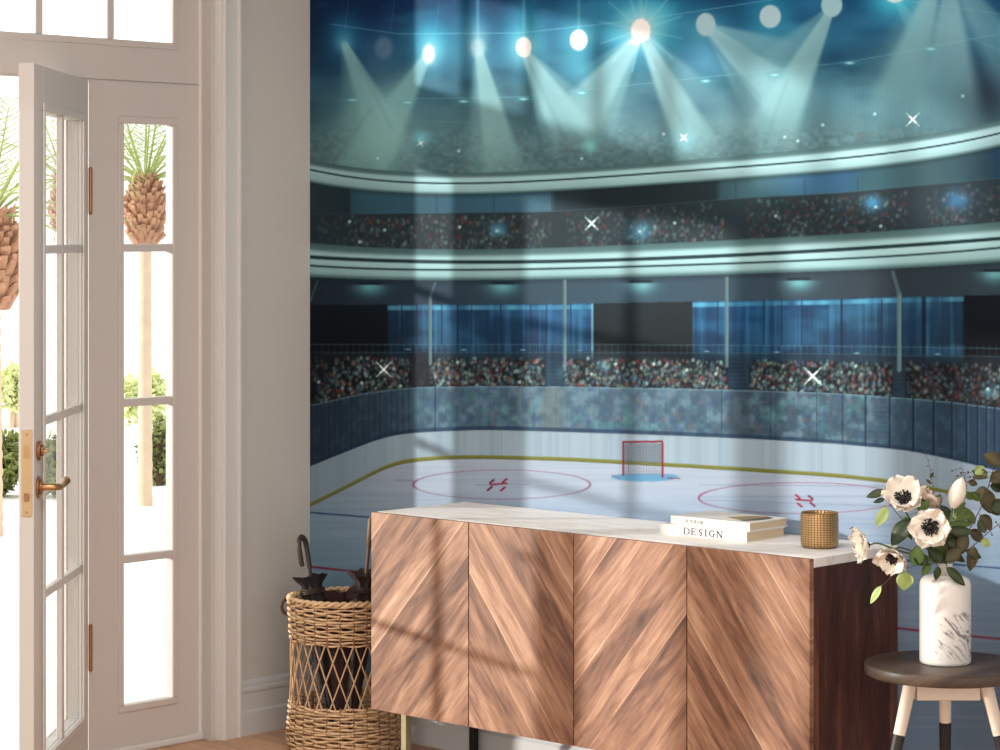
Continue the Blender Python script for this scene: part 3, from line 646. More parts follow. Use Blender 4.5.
# --- glass screen
gl = (VV > gt)*(VV < bt+.5)
gc = xmix([310, 380, 430, 500, 545, 600, 720, 745, 830, 880, 940, 1000, 1080], [(46, 64, 86), (62, 80, 102), (96, 124, 146), (100, 126, 150), (110, 134, 152), (110, 136, 160), (104, 130, 152), (84, 104, 124), (88, 112, 132), (82, 108, 130), (56, 78, 100), (48, 70, 96), (44, 62, 88)])
img[:] = np.where(gl[..., None], gc, img)
m1 = vn(7, 8, 51, 3); m2 = vn(9, 9, 57, 2); bright = ss(UU, 400, 450)*(1-ss(UU, 850, 930))
blend(gl*np.clip((m1-.52)*4, 0, .85)*(.12+.42*bright), (168, 194, 210)); blend(gl*np.clip((.48-m1)*4, 0, .8)*.4, (56, 74, 94))
blend(gl*np.clip((m2-.62)*4, 0, .5)*bright*.6, (110, 190, 180)); m3 = vn(6, 6, 61, 2); blend(gl*np.clip((m3-.68)*5, 0, .5)*bright*.5, (190, 120, 120)); blend(gl*np.clip((.34-m3)*5, 0, .5)*bright*.4, (100, 100, 190))
blend(gl*inside(UU, 544, 562, 8)*.5, (150, 146, 140)); blend(gl*inside(UU, 730, 750, 8)*.6, (78, 90, 104))
blend(gl*ss(VV, bt-4.5, bt-2.5)*.7, (44, 66, 96)); blend(gl*band(gt+.8, 1.4)*.6, (146, 170, 182))
for x in list(np.arange(312, 412, 5.7)) : blend(seg(x, 380, x, 470, .9)*gl*.4, (26, 36, 52))
for x in np.arange(424, 870, 11.0): blend(seg(x, 380, x, 460, .8)*gl*.18, (50, 66, 90))
for x, w, a in ((435.5, 1.2, .5), (722, 1.0, .4), (771, 1.2, .4), (817, 1.1, .4), (843, 1.4, .5), (866, 1.8, .7), (890, 1.8, .7), (913.5, 2, .8), (934, 2, .8), (952, 1.8, .8), (966.5, 2, .85), (977.5, 1.8, .85), (986.5, 1.8, .8), (995, 1.8, .8), (1003, 1.8, .8), (1012, 1.8, .8), (1024, 1.8, .8)): blend(seg(x, 380, x, 480, w)*gl*a, (26, 42, 66)); blend(seg(x+2, 380, x+2, 480, 1)*gl*a*.35, (130, 150, 170))
for y in np.arange(404, 440, 5): blend(seg(870, y, 888, y+1, .8)*gl*.3, (130, 150, 170))
# --- boards and ice
bd = ss(VV, bt, bt+1.2)
blend(bd, (196, 214, 218))
bs = vn(5, 400, 71, 2); blend(bd*(VV < yl)*np.clip((bs-.5), 0, .3)*.7, (230, 240, 240)); blend(bd*(VV < yl)*np.clip((.5-bs), 0, .3), (150, 176, 188))
blend(bd*(VV < yl)*(1-ss(UU, 330, 440))*.5, (156, 186, 196)); blend(bd*(VV < yl)*ss(UU, 870, 980)*.35, (160, 184, 196))
for x in (458, 502, 531, 569, 611, 643, 720, 763, 771, 822, 866): blend(seg(x, 425, x, 480, .8)*bd*(VV < yl)*.3, (130, 160, 172))
ice = ss(VV, yl, yl+1)
ic = np.stack([fade(v, [450, 480, 520, 580, 650, 900], [216, 214, 196, 176, 150, 140]), fade(v, [450, 480, 520, 580, 650, 900], [224, 222, 212, 198, 172, 160]), fade(v, [450, 480, 520, 580, 650, 900], [230, 230, 226, 216, 190, 178])], -1)
img += (ic-img)*ice[..., None]
blend(ice*(1-ss(UU, 310, 430))*.5, (140, 186, 202)); blend(ice*(1-ss(UU, 310, 400))*ss(VV, 540, 620)*.4, (110, 178, 200))
blend(ice*ss(UU, 860, 1000)*ss(VV, 500, 560)*.35, (140, 168, 186))
st = vn(150, 3.2, 81, 2); blend(ice*np.clip((st-.55)*2, 0, .13), (236, 240, 244)); blend(ice*np.clip((.45-st)*2, 0, .13), (168, 188, 204))
for y0, y1, a in ((485, 487, .3), (497, 495, .2), (532, 540, .25), (500, 512, .25), (520, 528, .2)): blend(seg(700, y0, 1080, y1, .9)*ice*a, (100, 124, 140))
blend(band(yl+.2, 3.6, 1.2), (152, 150, 60)); blend(band(yl+1.6, 1.2)*.6, (110, 104, 48))
def ell(cu, cv, ru, rv, w, col, a, s0=0, s1=360):
    p = np.radians(np.linspace(s0, s1, 60)); xs = cu+ru*np.cos(p); ys = cv+rv*np.sin(p)
    for i in range(59):
        x0, x1 = xs[i], xs[i+1]; y0, y1 = ys[i], ys[i+1]
        wi = w*(1+1.6*abs(math.cos(p[i]))**12)
        X0, X1 = int((min(x0, x1)-4-PU0)*SS), int((max(x0, x1)+4-PU0)*SS); Y0, Y1 = int((min(y0, y1)-4-PV0)*SS), int((max(y0, y1)+4-PV0)*SS)
        X1 = min(X1, PW)
        if X1 <= X0: continue
        U_, V_ = uu[:, X0:X1], vv[Y0:Y1]; du, dv = x1-x0, y1-y0; t = np.clip(((U_-x0)*du+(V_-y0)*dv)/(du*du+dv*dv+1e-6), 0, 1)
        d = np.hypot(U_-x0-t*du, V_-y0-t*dv); m = (1-ss(d, wi/2-.4, wi/2+.4))*a
        img[Y0:Y1, X0:X1] += (np.asarray(col, np.float32)-img[Y0:Y1, X0:X1])*np.minimum(m, 1)[..., None]
ell(502, 484.5, 88.5, 14.6, .9, (176, 110, 130), .62); ell(800, 498, 101, 15.5, .9, (180, 96, 120), .62)
blend(seg(395, 480, 414, 481, .8)*.5, (130, 110, 130)); blend(seg(476, 485, 492, 484.6, .8)*.5, (120, 130, 150)); blend(seg(505, 484, 530, 484.6, .8)*.35, (120, 130, 150))
for (ox, oy, sk) in ((499, 484, 1), (804, 500, -1)):
    blend(seg(ox-8, oy+(.6*sk), ox+8, oy-(.6*sk), 1.7), (180, 44, 76))
    for a, b in ((-7, -2.5), (6, -3.5), (-9, 4.5), (4, 5)): blend(seg(ox+a*sk+ (-2*sk), oy+b+1.6*1, ox+a*sk+2*sk, oy+b-1.6, 2.0), (140, 40, 64) if a < 0 else (186, 44, 70))
blend(seg(300, 511.6, 1110, 577, 1.5)*.9, (40, 74, 120)); blend(seg(300, 565.6, 1110, 650.5, 2.0)*.95, (176, 50, 74))
# goal
dd = np.hypot((UU-645)/34, (VV-477)/4.6); blend((1-ss(dd, .94, 1.04))*(VV > 474)*.95, (120, 184, 216)); blend(seg(612, 475, 620, 478, 1)*.7, (180, 70, 90)); blend(seg(668, 478, 680, 478.5, 1.2)*.8, (170, 60, 80))
net = inside(UU, 624, 663, 1)*inside(VV, 443, 475, 1); blend(net*inside(VV, 443, 463, 3)*.55, (120, 128, 132)); blend(net*ss(VV, 463, 475)*.25, (150, 150, 156))
for x in np.arange(626, 663, 2.6): blend(seg(x, 443, x, 474, .6)*net*.22, (90, 90, 100))
for y in np.arange(445, 475, 2.6): blend(seg(624, y, 663, y, .6)*net*.22, (90, 90, 100))
blend(seg(623.5, 475, 623.5, 443, 1.7), (160, 44, 60)); blend(seg(623.5, 442, 662.5, 441.5, 2.0), (160, 44, 60)); blend(seg(662.8, 443, 662.8, 477, 1.9), (176, 40, 60))
blend(seg(627, 445, 629, 472, .8)*.5, (160, 80, 90)); blend(seg(640, 444, 641, 463, .8)*.4, (160, 90, 96))
# sparkles
def star(cu, cv, r_, a=1.0, d=0):
    for k in (45+d, 135+d):
        an = math.radians(k); dx, dy = math.cos(an)*r_, math.sin(an)*r_
        blend(seg(cu-dx, cv-dy, cu+dx, cv+dy, 1.2)*a*.85, (235, 242, 238)); blend(seg(cu-dx*.5, cv-dy*.5, cu+dx*.5, cv+dy*.5, 1.9)*a, (250, 250, 248))
    splat(cu, cv, 2, 2, (255, 255, 255), a)
star(384, 369.5, 10); star(592, 223.5, 9); star(913, 119.5, 9, .9); star(813, 376, 12); star(684, 137.5, 5.5); star(421, 143, 5, .6, 15)
for (cu, cv, r_, a, col) in ((421, 138, 9, .85, (80, 200, 215)), (498, 230, 8, .7, (80, 170, 220)), (590, 146, 8, .8, (110, 220, 200)), (640, 231, 12, .6, (90, 170, 220)), (685, 140, 14, .6, (70, 170, 220)), (873, 203, 9, .8, (60, 150, 220)), (958, 200, 12, .6, (50, 130, 210)), (565, 372, 8, .3, (120, 180, 200)), (604, 366, 8, .45, (140, 200, 220)), (990, 392, 8, .4, (120, 190, 220))): glow(gauss(cu, cv, r_, r_*.8)*a, col)
for (cu, cv) in ((378, 158.5), (459, 151), (582, 158.5), (350, 221.5), (385, 230), (360, 242), (460, 227), (497, 231), (640, 231.5), (664, 134), (785, 137), (798, 141), (823, 125), (875, 114), (963, 96), (675, 223), (776, 216), (876, 207), (881, 226), (319, 382), (362, 383), (401, 386), (458, 362), (520, 382), (616, 364), (592, 374), (654, 364), (687, 370), (716, 374), (819, 382), (856, 366), (988, 389), (820, 382)):
    splat(cu, cv, 2.0, 2.0, (246, 244, 236), .95)
# --- put the print on the wall
MX1, MZ0, MZ1 = 3.4, .1735, 2.995
xs = np.concatenate([np.linspace(0.0008, 2.75, 820), np.linspace(2.76, MX1, 60)]); zs = np.concatenate([np.linspace(MZ0, 2.36, 760), np.linspace(2.375, MZ1, 60)])
X, Z = np.meshgrid(xs, zs)
dx, dy = X-CAM.x, 0-CAM.y
dep = dx*FW.x + dy*FW.y; PU = U0 + F_PX*(dx*RX.x+dy*RX.y)/dep; PV = HOR - F_PX*(Z-CAM.z)/dep
fx = np.clip((PU-PU0)*SS-.5, 0, PW-1.01); fy = np.clip((PV-PV0)*SS-.5, 0, PH-1.01); ix = fx.astype(int); iy = fy.astype(int); fx = (fx-ix)[..., None]; fy = (fy-iy)[..., None]
img[:] = np.where(((VV > r1b-2)*(VV < gt))[..., None], (img*2 + np.roll(img, 1, 0)+np.roll(img, -1, 0)+np.roll(img, 1, 1)+np.roll(img, -1, 1))/6, img)
dark_ = 1-.15*ss(VV, gt-2, gt+2); img *= dark_[..., None]
gz = ss(VV, gt-1, gt+1)*(1-ss(VV, bt-1, bt+1)); img[..., 0] *= 1-.05*gz; img[..., 2] *= 1-.05*gz
tn = 1-ss(VV, gt-2, gt+2); img[..., 0] *= 1-.13*tn; img[..., 2] *= 1-.04*tn*ss(VV, 60, 200)
np.clip(img, 0, 255, out=img)
c = (img[iy, ix]*(1-fx)+img[iy, ix+1]*fx)*(1-fy) + (img[iy+1, ix]*(1-fx)+img[iy+1, ix+1]*fx)*fy
wh = np.clip((c.mean(-1)-224)/12, 0, 1)[..., None]*(PV < 400)[..., None]; c = c/255.0; c = np.where(c <= .04045, c/12.92, ((c+.055)/1.055)**2.4)
INK = 1.0
c = np.clip(c*INK, 0, .88)*C3(.66, .73, .84); c = c*(1-wh) + wh*C3(.93, .95, .95)
nz, nx = X.shape
me = bpy.data.meshes.new('wall_mural'); nv = nx*nz
co = np.zeros((nv, 3), np.float32); co[:, 0] = X.ravel(); co[:, 1] = -.0012; co[:, 2] = Z.ravel()
co = np.concatenate([co, np.array([[xs[0], .002, MZ0], [MX1, .002, MZ0], [MX1, .002, MZ1], [xs[0], .002, MZ1]], np.float32)])
idx = (np.arange(nz-1)[:, None]*nx + np.arange(nx-1)[None]).ravel(); quads = np.stack([idx, idx+1, idx+nx+1, idx+nx], 1)
A0, A1, A2, A3 = 0, nx-1, nv-1, nv-nx; b0 = nv
side = np.array([[b0, b0+3, b0+2, b0+1], [A0, b0, b0+1, A1], [A1, b0+1, b0+2, A2], [A2, b0+2, b0+3, A3], [A3, b0+3, b0, A0]])
quads = np.concatenate([quads, side]).astype(np.int32); nf = len(quads)
me.vertices.add(len(co)); me.vertices.foreach_set('co', co.ravel()); me.loops.add(nf*4); me.loops.foreach_set('vertex_index', quads.ravel())
me.polygons.add(nf); me.polygons.foreach_set('loop_start', np.arange(0, nf*4, 4, dtype=np.int32)); me.update(calc_edges=True)
at_ = me.color_attributes.new('print', 'FLOAT_COLOR', 'POINT'); cc = np.ones((len(co), 4), np.float32); cc[:nv, :3] = c.reshape(-1, 3); cc[nv:, :3] = .8
at_.data.foreach_set('color', cc.ravel())
m, nt, p, N, L = newmat('mural_print'); a_ = N('ShaderNodeAttribute'); a_.attribute_name = 'print'; L(a_.outputs['Color'], p.inputs['Base Color'])
p.inputs['Roughness'].default_value = .55; p.inputs['Specular IOR Level'].default_value = .07
me.materials.append(m)
o = bpy.data.objects.new('wall_mural', me); sc.collection.objects.link(o)
tag(o, 'large printed mural of a floodlit ice hockey arena behind the sideboard', 'mural')
del img, c, base, ic


# ------------------------------------------------------------------ sideboard
SX0, SX1, SD, SZ0, SZ1 = .697, 2.289, .400, .186, .770
sb = empty('sideboard', (1.493, -.2, 0), 'long walnut sideboard with chevron veneer doors and cream stone top, standing against the mural', 'sideboard')
carc = MB(); carc.box(SX0+.004, SX1-.0205, -SD+.0205, -.006, SZ0+.006, SZ1-.0245); part(carc, 'carcass', M['edge'], sb)
part(MB().box(SX1-.020, SX1, -SD+.0205, -.006, SZ0+.002, SZ1-.0245), 'side_panel', M['side'], sb, .001)
part(MB().box(SX0, SX0+.0035, -SD+.0205, -.006, SZ0+.002, SZ1-.0245), 'side_panel', M['side'], sb, .001)
part(MB().box(SX0+.004, SX1+.001, -SD+.020, -.004, SZ1-.024, SZ1), 'stone_top', M['stone'], sb, .0015, label='cream veined stone top')
dw = (SX1-SX0)/4
for k, mk in enumerate(('venA', 'venB', 'venC', 'venD')):
    x0, x1 = SX0+k*dw+(.0018 if k else 0), SX0+(k+1)*dw-(.0018 if k < 3 else 0)
    d = MB().box(x0, x1, -SD, -SD+.0185, SZ0, SZ1-.0005)
    part(d, 'door', M[mk], sb, .0008, label=('walnut door with veneer rising to the right' if k % 2 == 0 else 'walnut door with veneer falling to the right'))
for (lx, ly, mm) in ((.797, -.355, 'olive'), (.779, -.045, 'black'), (2.19, -.355, 'olive'), (2.20, -.045, 'black')):  # same legs: sunlit brass tone in front, shade painted black at the back
    l = MB().box(lx-.0105, lx+.0105, ly-.010, ly+.010, .002, SZ0+.006); l.lathe([(.014, 0), (.014, .004), (.001, .004)], (lx, ly, 0), 14, False)
    part(l, 'leg', M[mm], sb, .001)

# ------------------------------------------------------------------ books
def book(name, x0, x1, y0, y1, z0, z1, label, title, th, tx, tm, photo=False, xs=1.0):
    b = empty(name, ((x0+x1)/2, (y0+y1)/2, z0), label, 'book', 'hardback books on the sideboard')
    t = .0022
    c = MB(); c.box(x0, x1, y0, y1, z0, z0+t); c.box(x0, x1, y0, y1, z1-t, z1)
    part(c, 'cover', M['paper'], b, .0006)
    part(MB().box(x0, x1, y0-.0004, y0+t, z0+.0001, z1-.0001), 'spine', M['paper'], b, .0008)
    part(MB().box(x0+.003, x1-.003, y0+t+.001, y1-.003, z0+t, z1-t), 'page_block', M['pages'], b)
    # lettering on the spine: strokes as thin raised bars, serif style
    L_ = {'D': [((0, 0), (0, 1), 1.6), ((0, 1), (.45, 1), .5), ((0, 0), (.45, 0), .5), ((.45, 1), (.72, .82), .8), ((.72, .82), (.8, .5), 1.6), ((.8, .5), (.72, .18), 1.6), ((.72, .18), (.45, 0), .8), ((-.12, 1), (.1, 1), .5), ((-.12, 0), (.1, 0), .5)],
          'E': [((0, 0), (0, 1), 1.6), ((-.1, 1), (.6, 1), .5), ((-.1, 0), (.62, 0), .5), ((0, .52), (.42, .52), .5), ((.6, 1), (.6, .82), .6), ((.62, 0), (.64, .2), .6), ((.42, .42), (.42, .62), .5)],
          'S': [((.58, .95), (.58, .74), .6), ((.58, .84), (.34, 1), .6), ((.34, 1), (.08, .86), .9), ((.08, .86), (.1, .64), 1.4), ((.1, .64), (.52, .38), 1.6), ((.52, .38), (.56, .14), 1.4), ((.56, .14), (.3, 0), .8), ((.3, 0), (.04, .16), .6), ((.04, .05), (.04, .28), .6)],
          'I': [((0, 0), (0, 1), 1.7), ((-.16, 1), (.16, 1), .5), ((-.16, 0), (.16, 0), .5)],
          'G': [((.74, .96), (.74, .72), .6), ((.72, .84), (.44, 1), .6), ((.44, 1), (.12, .82), .9), ((.12, .82), (.02, .5), 1.6), ((.02, .5), (.12, .18), 1.6), ((.12, .18), (.44, 0), .8), ((.44, 0), (.72, .1), .7), ((.72, .1), (.72, .44), 1.5), ((.56, .44), (.86, .44), .5)],
          'N': [((0, 0), (0, 1), .6), ((0, 1), (.72, 0), 1.7), ((.72, 0), (.72, 1), .6), ((-.14, 1), (.08, 1), .5), ((-.14, 0), (.14, 0), .5), ((.58, 1), (.86, 1), .5)],
          'T': [((.32, 0), (.32, 1), 1.6), ((-.02, 1), (.66, 1), .5), ((.18, 0), (.46, 0), .5), ((-.02, 1), (-.02, .8), .5), ((.66, 1), (.66, .8), .5)],
          'R': [((0, 0), (0, 1), 1.6), ((0, 1), (.4, 1), .5), ((.4, 1), (.6, .78), 1.2), ((.6, .78), (.4, .52), 1.2), ((.4, .52), (0, .52), .5), ((.3, .52), (.7, 0), 1.5), ((-.12, 0), (.12, 0), .5)],
          'O': [((.4, 1), (.1, .8), .8), ((.1, .8), (.02, .5), 1.6), ((.02, .5), (.1, .2), 1.6), ((.1, .2), (.4, 0), .8), ((.4, 0), (.7, .2), .8), ((.7, .2), (.78, .5), 1.6), ((.78, .5), (.7, .8), 1.6), ((.7, .8), (.4, 1), .8)]}
    WID = {'D': 1.12, 'E': .98, 'S': .94, 'I': .52, 'G': 1.16, 'N': 1.1, 'T': .9, 'R': .95, 'O': 1.08}
    lt = MB(); zc = (z0+z1)/2 - th/2; cx = tx
    for ch in title:
        if ch == 'I': cx += .12*th*xs
        for (a, b_, w) in L_[ch]:
            p0 = Vector((cx+a[0]*th*xs, zc+a[1]*th)); p1 = Vector((cx+b_[0]*th*xs, zc+b_[1]*th)); d_ = (p1-p0).normalized()*(.02*th); nn_ = Vector((-d_.y, d_.x)).normalized()*(w*.8+.6)*th*.062
            q = [p0-d_-nn_, p1+d_-nn_, p1+d_+nn_, p0-d_+nn_]
            lt.prism([(v_.x, v_.y) for v_ in q], y0-.0008, y0-.0002, lambda p_, q_, a_: (p_, a_, q_))
        cx += WID[ch]*th*xs*1.12
    part(lt, 'lettering', tm, b)
    if photo:
        part(MB().prism([(1.832, -.150), (1.925, -.196), (1.943, -.150), (1.940, -.085), (1.90, -.06), (1.86, -.085)], z1+.00005, z1+.0005, lambda p_, q_, a_: (p_, q_, a_)), 'cover_picture', M['photoA'], b)
        part(MB().prism([(1.905, -.188), (1.925, -.196), (1.943, -.150), (1.941, -.085), (1.92, -.074), (1.915, -.12)], z1+.0005, z1+.0009, lambda p_, q_, a_: (p_, q_, a_)), 'cover_picture', M['photoB'], b)
    return b
BZ = SZ1+.0003
book('book', 1.664, 1.963, -.233, -.062, BZ, BZ+.0275, 'thick white book with DESIGN in black serif capitals on its spine, lower of the pair', 'DESIGN', .0172, 1.750, M['ink'], xs=1.22)
book('book', 1.690, 1.962, -.219, -.048, BZ+.0278, BZ+.0505, 'thinner white book with an olive photograph on its cover, lying on the other book', 'INTERIOR', .0088, 1.740, M['inkg'], True, xs=.95)

# ------------------------------------------------------------------ gold cup candle
cp = empty('candle_cup', (2.165, -.184, SZ1+.0002), 'hammered gold candle cup on the right end of the sideboard', 'candle holder')
R_, Hh = .0500, .0925
b = MB().lathe([(.001, 0), (R_*.80, 0), (R_*.93, .003), (R_*.985, .010), (R_, .018), (R_*1.0, Hh-.012), (R_*.985, Hh-.004), (R_*.965, Hh), (R_*.93, Hh-.001), (R_*.92, Hh-.01), (R_*.92, .012), (.001, .012)], (2.165, -.184, SZ1+.0002), 56)
part(b, 'cup', M['gold'], cp)
part(MB().lathe([(R_*.915, .013), (R_*.915, Hh-.020), (.001, Hh-.018)], (2.165, -.184, SZ1+.0002), 36), 'candle_wax', M['wax'], cp)
part(MB().tube([(2.165, -.184, SZ1+Hh-.019), (2.166, -.184, SZ1+Hh-.009)], .001, 6), 'wick', M['black'], cp)

# ------------------------------------------------------------------ basket of umbrellas
BX, BY, BR, BH = .377, -.202, .166, .472
bk = empty('umbrella_basket', (BX, BY, 0), 'tall round wicker basket with open lattice middle holding umbrellas, by the sideboard', 'basket')
NS = 26
def rad(z): return BR + .010*math.exp(-((z-.03)/.10)**2) + .006*math.exp(-((z-.46)/.08)**2) - .006*math.exp(-((z)/.02)**2)
def woven(z0, z1, rows, seed, tilt=0.0):
    g_ = random.Random(seed); mb = MB()
    for i in range(rows):
        z = z0 + (z1-z0)*(i+.5)/rows; ph = math.pi*(i % 2); pts = []; jit = g_.uniform(-.0012, .0012)
        n = NS*4
        for k in range(n):
            a = 2*math.pi*k/n; w = .0062*math.cos(a*NS/2.0*1.0+ph)
            r_ = rad(z)+w+jit; pts.append((BX+r_*math.cos(a), BY+r_*math.sin(a), z+.0016*math.sin(a*NS/2+ph+i)+.0012*math.sin(3*a+i*1.7)))
        mb.ring(pts, .0034+g_.uniform(-.0003, .0006), 6)
    return mb
def stakes(z0, z1):
    mb = MB()
    for k in range(NS):
        a = 2*math.pi*(k+.5)/NS
        mb.tube([(BX+rad(z)*math.cos(a), BY+rad(z)*math.sin(a), z) for z in np.linspace(z0, z1, 5)], .0042, 6)
    return mb
lo = part(woven(.004, .148, 17, 3), 'lower_band', M['wicker'], bk); part(stakes(.004, .150), 'stakes', M['wickerd'], lo)
up_ = part(woven(.335, BH-.010, 14, 4), 'upper_band', M['wicker'], bk); part(stakes(.333, BH-.006), 'stakes', M['wickerd'], up_)
rim = MB()
for s_ in range(2):
    pts = []
    for k in range(180):
        a = 2*math.pi*k/180; r_ = rad(BH)+.006*math.cos(a*22+s_*math.pi); pts.append((BX+r_*math.cos(a), BY+r_*math.sin(a), BH-.006+.005*math.sin(a*22+s_*math.pi)))
    rim.ring(pts, .0052, 7)
part(rim, 'rim', M['wicker'], bk)
NL = 24; g_ = random.Random(8)
for fam in (1, -1):
    mb = MB()
    for k in range(NL):
        for off in (0.0,):
            a0 = 2*math.pi*k/NL + (0 if fam > 0 else .12) + off; pts = []
            for t_ in np.linspace(0, 1, 7):
                z = .140+.20*t_; a = a0 + fam*.44*t_; r_ = rad(z) + .0022*fam
                pts.append((BX+r_*math.cos(a), BY+r_*math.sin(a), z))
            mb.tube(pts, .0025, 6)
    part(mb, 'lattice', M['cane'], bk)
part(MB().lathe([(.001, .003), (BR-.008, .003), (BR-.006, .012), (.001, .012)], (BX, BY, 0), 32, False), 'base', M['wickerd'], bk)
# little leather carrying loop on the rim, towards the door
for a in (math.radians(222), math.radians(42)):
    ca, sa = math.cos(a), math.sin(a); h = MB(); pts = []
    for t_ in np.linspace(0, math.pi, 9): pts.append((BX+(rad(.44)+.006+.020*math.sin(t_))*ca, BY+(rad(.44)+.006+.020*math.sin(t_))*sa, .436+.024*math.cos(t_)))
    h.tube(pts, .0055, 8); part(h, 'handle', M['leather'], bk)

def umbrella(name, foot, top, label, mcloth, mhandle, hem=.052, crook=None, cl=.80, flare=.35, seed=0):
    """closed umbrella standing in the basket: foot and top are the ends of its shaft"""
    foot, top = Vector(foot), Vector(top); ax = (top-foot); Lh = ax.length; ax.normalize()
    r_ = empty(name, foot, label, 'umbrella', 'umbrellas in the wicker basket')
    a_ = ax.cross(Vector((0, 1, 0))).normalized(); b_ = ax.cross(a_)
    s_ = MB().tube([foot, foot+ax*.03], [.002, .004], 8); part(s_, 'ferrule', M['black'], r_)
    part(MB().tube([foot+ax*.03, top], .0055, 8), 'shaft', mhandle, r_)
    gg = random.Random(seed); mb = MB(); n = 40; vs = []; fs = []
    prof = [(.02, .006), (.12, .014), (.35, .024), (.6, .034), (.80, .040), (.90, .030), (.94, .029), (.975, hem*.85), (1.0, hem)]
    ph = [gg.uniform(0, 6) for _ in range(3)]
    for i, (t_, rr) in enumerate(prof):
        for k in range(n):
            w = 2*math.pi*k/n; pl = 1 + (.10+.28*flare*max(0, t_-.5))*math.sin(8*w+ph[0]+t_*2) + .08*math.sin(3*w+ph[1])
            lift = (.007*math.sin(8*w+ph[0]+1.2)+.012*math.sin(3*w+ph[2]))*(max(0, t_-.93)/.07)*flare
            p_ = foot + ax*(cl*Lh*t_+lift) + (a_*math.cos(w)+b_*math.sin(w))*rr*pl; vs.append(p_)
    for i in range(len(prof)-1):
        for k in range(n): fs.append((i*n+k, i*n+(k+1) % n, (i+1)*n+(k+1) % n, (i+1)*n+k))
    mb.add(vs, fs, True)
    c0 = foot+ax*(cl*Lh*.93); base_ = (len(prof)-1)*n
    mb.add([c0]+vs[base_:], [(0, (k+1) % n+1, k+1) for k in range(n)], True)
    cn = part(mb, 'canopy', mcloth, r_)
    st = MB(); pts = [foot+ax*(cl*Lh*.90)+(a_*math.cos(w)+b_*math.sin(w))*.036 for w in np.linspace(0, 2*math.pi, 25)[:-1]]
    for dz in (-.006, 0, .006): st.ring([p_+ax*dz for p_ in pts], .0035, 5)
    part(st, 'strap', M['leather'], cn)
    if crook:
        d_ = Vector(crook); pts = [top-ax*.07, top-ax*.02, top]
        R2 = .024
        for t_ in np.linspace(0.2, math.pi, 10): pts.append(top + d_*(R2-R2*math.cos(t_)) + ax*(R2*1.3*math.sin(t_)))
        pts += [top+d_*R2*2-ax*.02, top+d_*R2*1.95-ax*.045, top+d_*R2*1.85-ax*.058]
        part(MB().tube(pts, [.0075]*2+[.0085]*(len(pts)-3)+[.0075], 10), 'crook_handle', M['crook'], r_)
    else:
        part(MB().tube([top-ax*.10, top-ax*.085, top-ax*.01, top], [.008, .0105, .0125, .006], 10), 'handle', mhandle, r_)
    return r_
def in_basket(u, v, y): d = ray(u, v); k = (y-CAM.y)/d.y; return CAM+d*k
umbrella('umbrella', in_basket(333, 728, -.215), in_basket(306.5, 546, -.235), 'black umbrella with a dark crook handle, at the left of the basket', M['cloth'], M['crook'], hem=.050, crook=(-RX*.42-FW*.9), cl=.835, seed=1)
umbrella('umbrella', in_basket(350, 733, -.175), in_basket(372, 516, -.150), 'black umbrella with a straight wooden handle leaning towards the sideboard', M['cloth2'], M['shaft'], hem=.056, cl=.74, flare=.4, seed=5)
umbrella('umbrella', in_basket(340, 734, -.285), in_basket(338, 590, -.275), 'short dark plum umbrella low in the middle of the basket', M['cloth3'], M['crook'], hem=.050, cl=.98, flare=1.0, seed=9)

# ------------------------------------------------------------------ round stool
TX, TY, TZ = 2.617, -.283, .530
stl = empty('round_stool', (TX, TY, 0), 'round dark-topped stool with cream legs dipped in black, right of the sideboard', 'stool')
part(MB().lathe([(.001, -.029), (.194, -.029), (.1975, -.027), (.199, -.023), (.199, -.004), (.1975, -.001), (.195, 0), (.001, 0)], (TX, TY, TZ), 64), 'seat', M['darkwood'], stl, label='dark smoked-wood round seat')
legs = []
for (au, rt, rb) in ((-1, 0, 0), (1, 0, 0), (0, 0, 0)):
    if au == 0: tdir = (FW+RX*.176)*.098; bdir = (FW+RX*.176)*.150
    else: tdir = RX*(.090*au) - FW*.040; bdir = RX*(.208*au) - FW*.09
    tp = Vector((TX, TY, TZ-.0292))+tdir; bt_ = Vector((TX, TY, .001))+bdir
    zb = .362; tt_ = (zb-tp.z)/(bt_.z-tp.z); mp_ = tp.lerp(bt_, tt_)
    rt_, rm_, rb_ = .0170, .0150, .0105
    lg = part(MB().tube([tp, mp_], [rt_, rm_], 16), 'leg', M['cream'], stl, label='cream leg with a black lower end')
    part(MB().tube([mp_, bt_], [rm_+.0003, rb_], 16), 'dipped_end', M['sock'], lg); legs.append(tp)
zt = TZ-.0295
def board(p, q, name):
    p, q = Vector(p), Vector(q); d_ = (q-p).normalized(); n_ = Vector((-d_.y, d_.x, 0)); p2 = p+d_*.012; q2 = q-d_*.012
    mb = MB(); vs = [(c_+n_*s1) for c_ in (p2, q2) for s1 in (-.009, .009)]
    vv_ = [Vector((v_.x, v_.y, zt)) for v_ in vs]+[Vector((v_.x, v_.y, zt-.055)) for v_ in vs]
    mb.add(vv_, [(0, 1, 3, 2), (4, 6, 7, 5), (0, 2, 6, 4), (1, 5, 7, 3), (0, 4, 5, 1), (2, 3, 7, 6)]); part(mb, name, M['cream'], stl, .002)
board(legs[0], legs[1], 'apron'); board(legs[1], legs[2], 'apron'); board(legs[2], legs[0], 'apron')

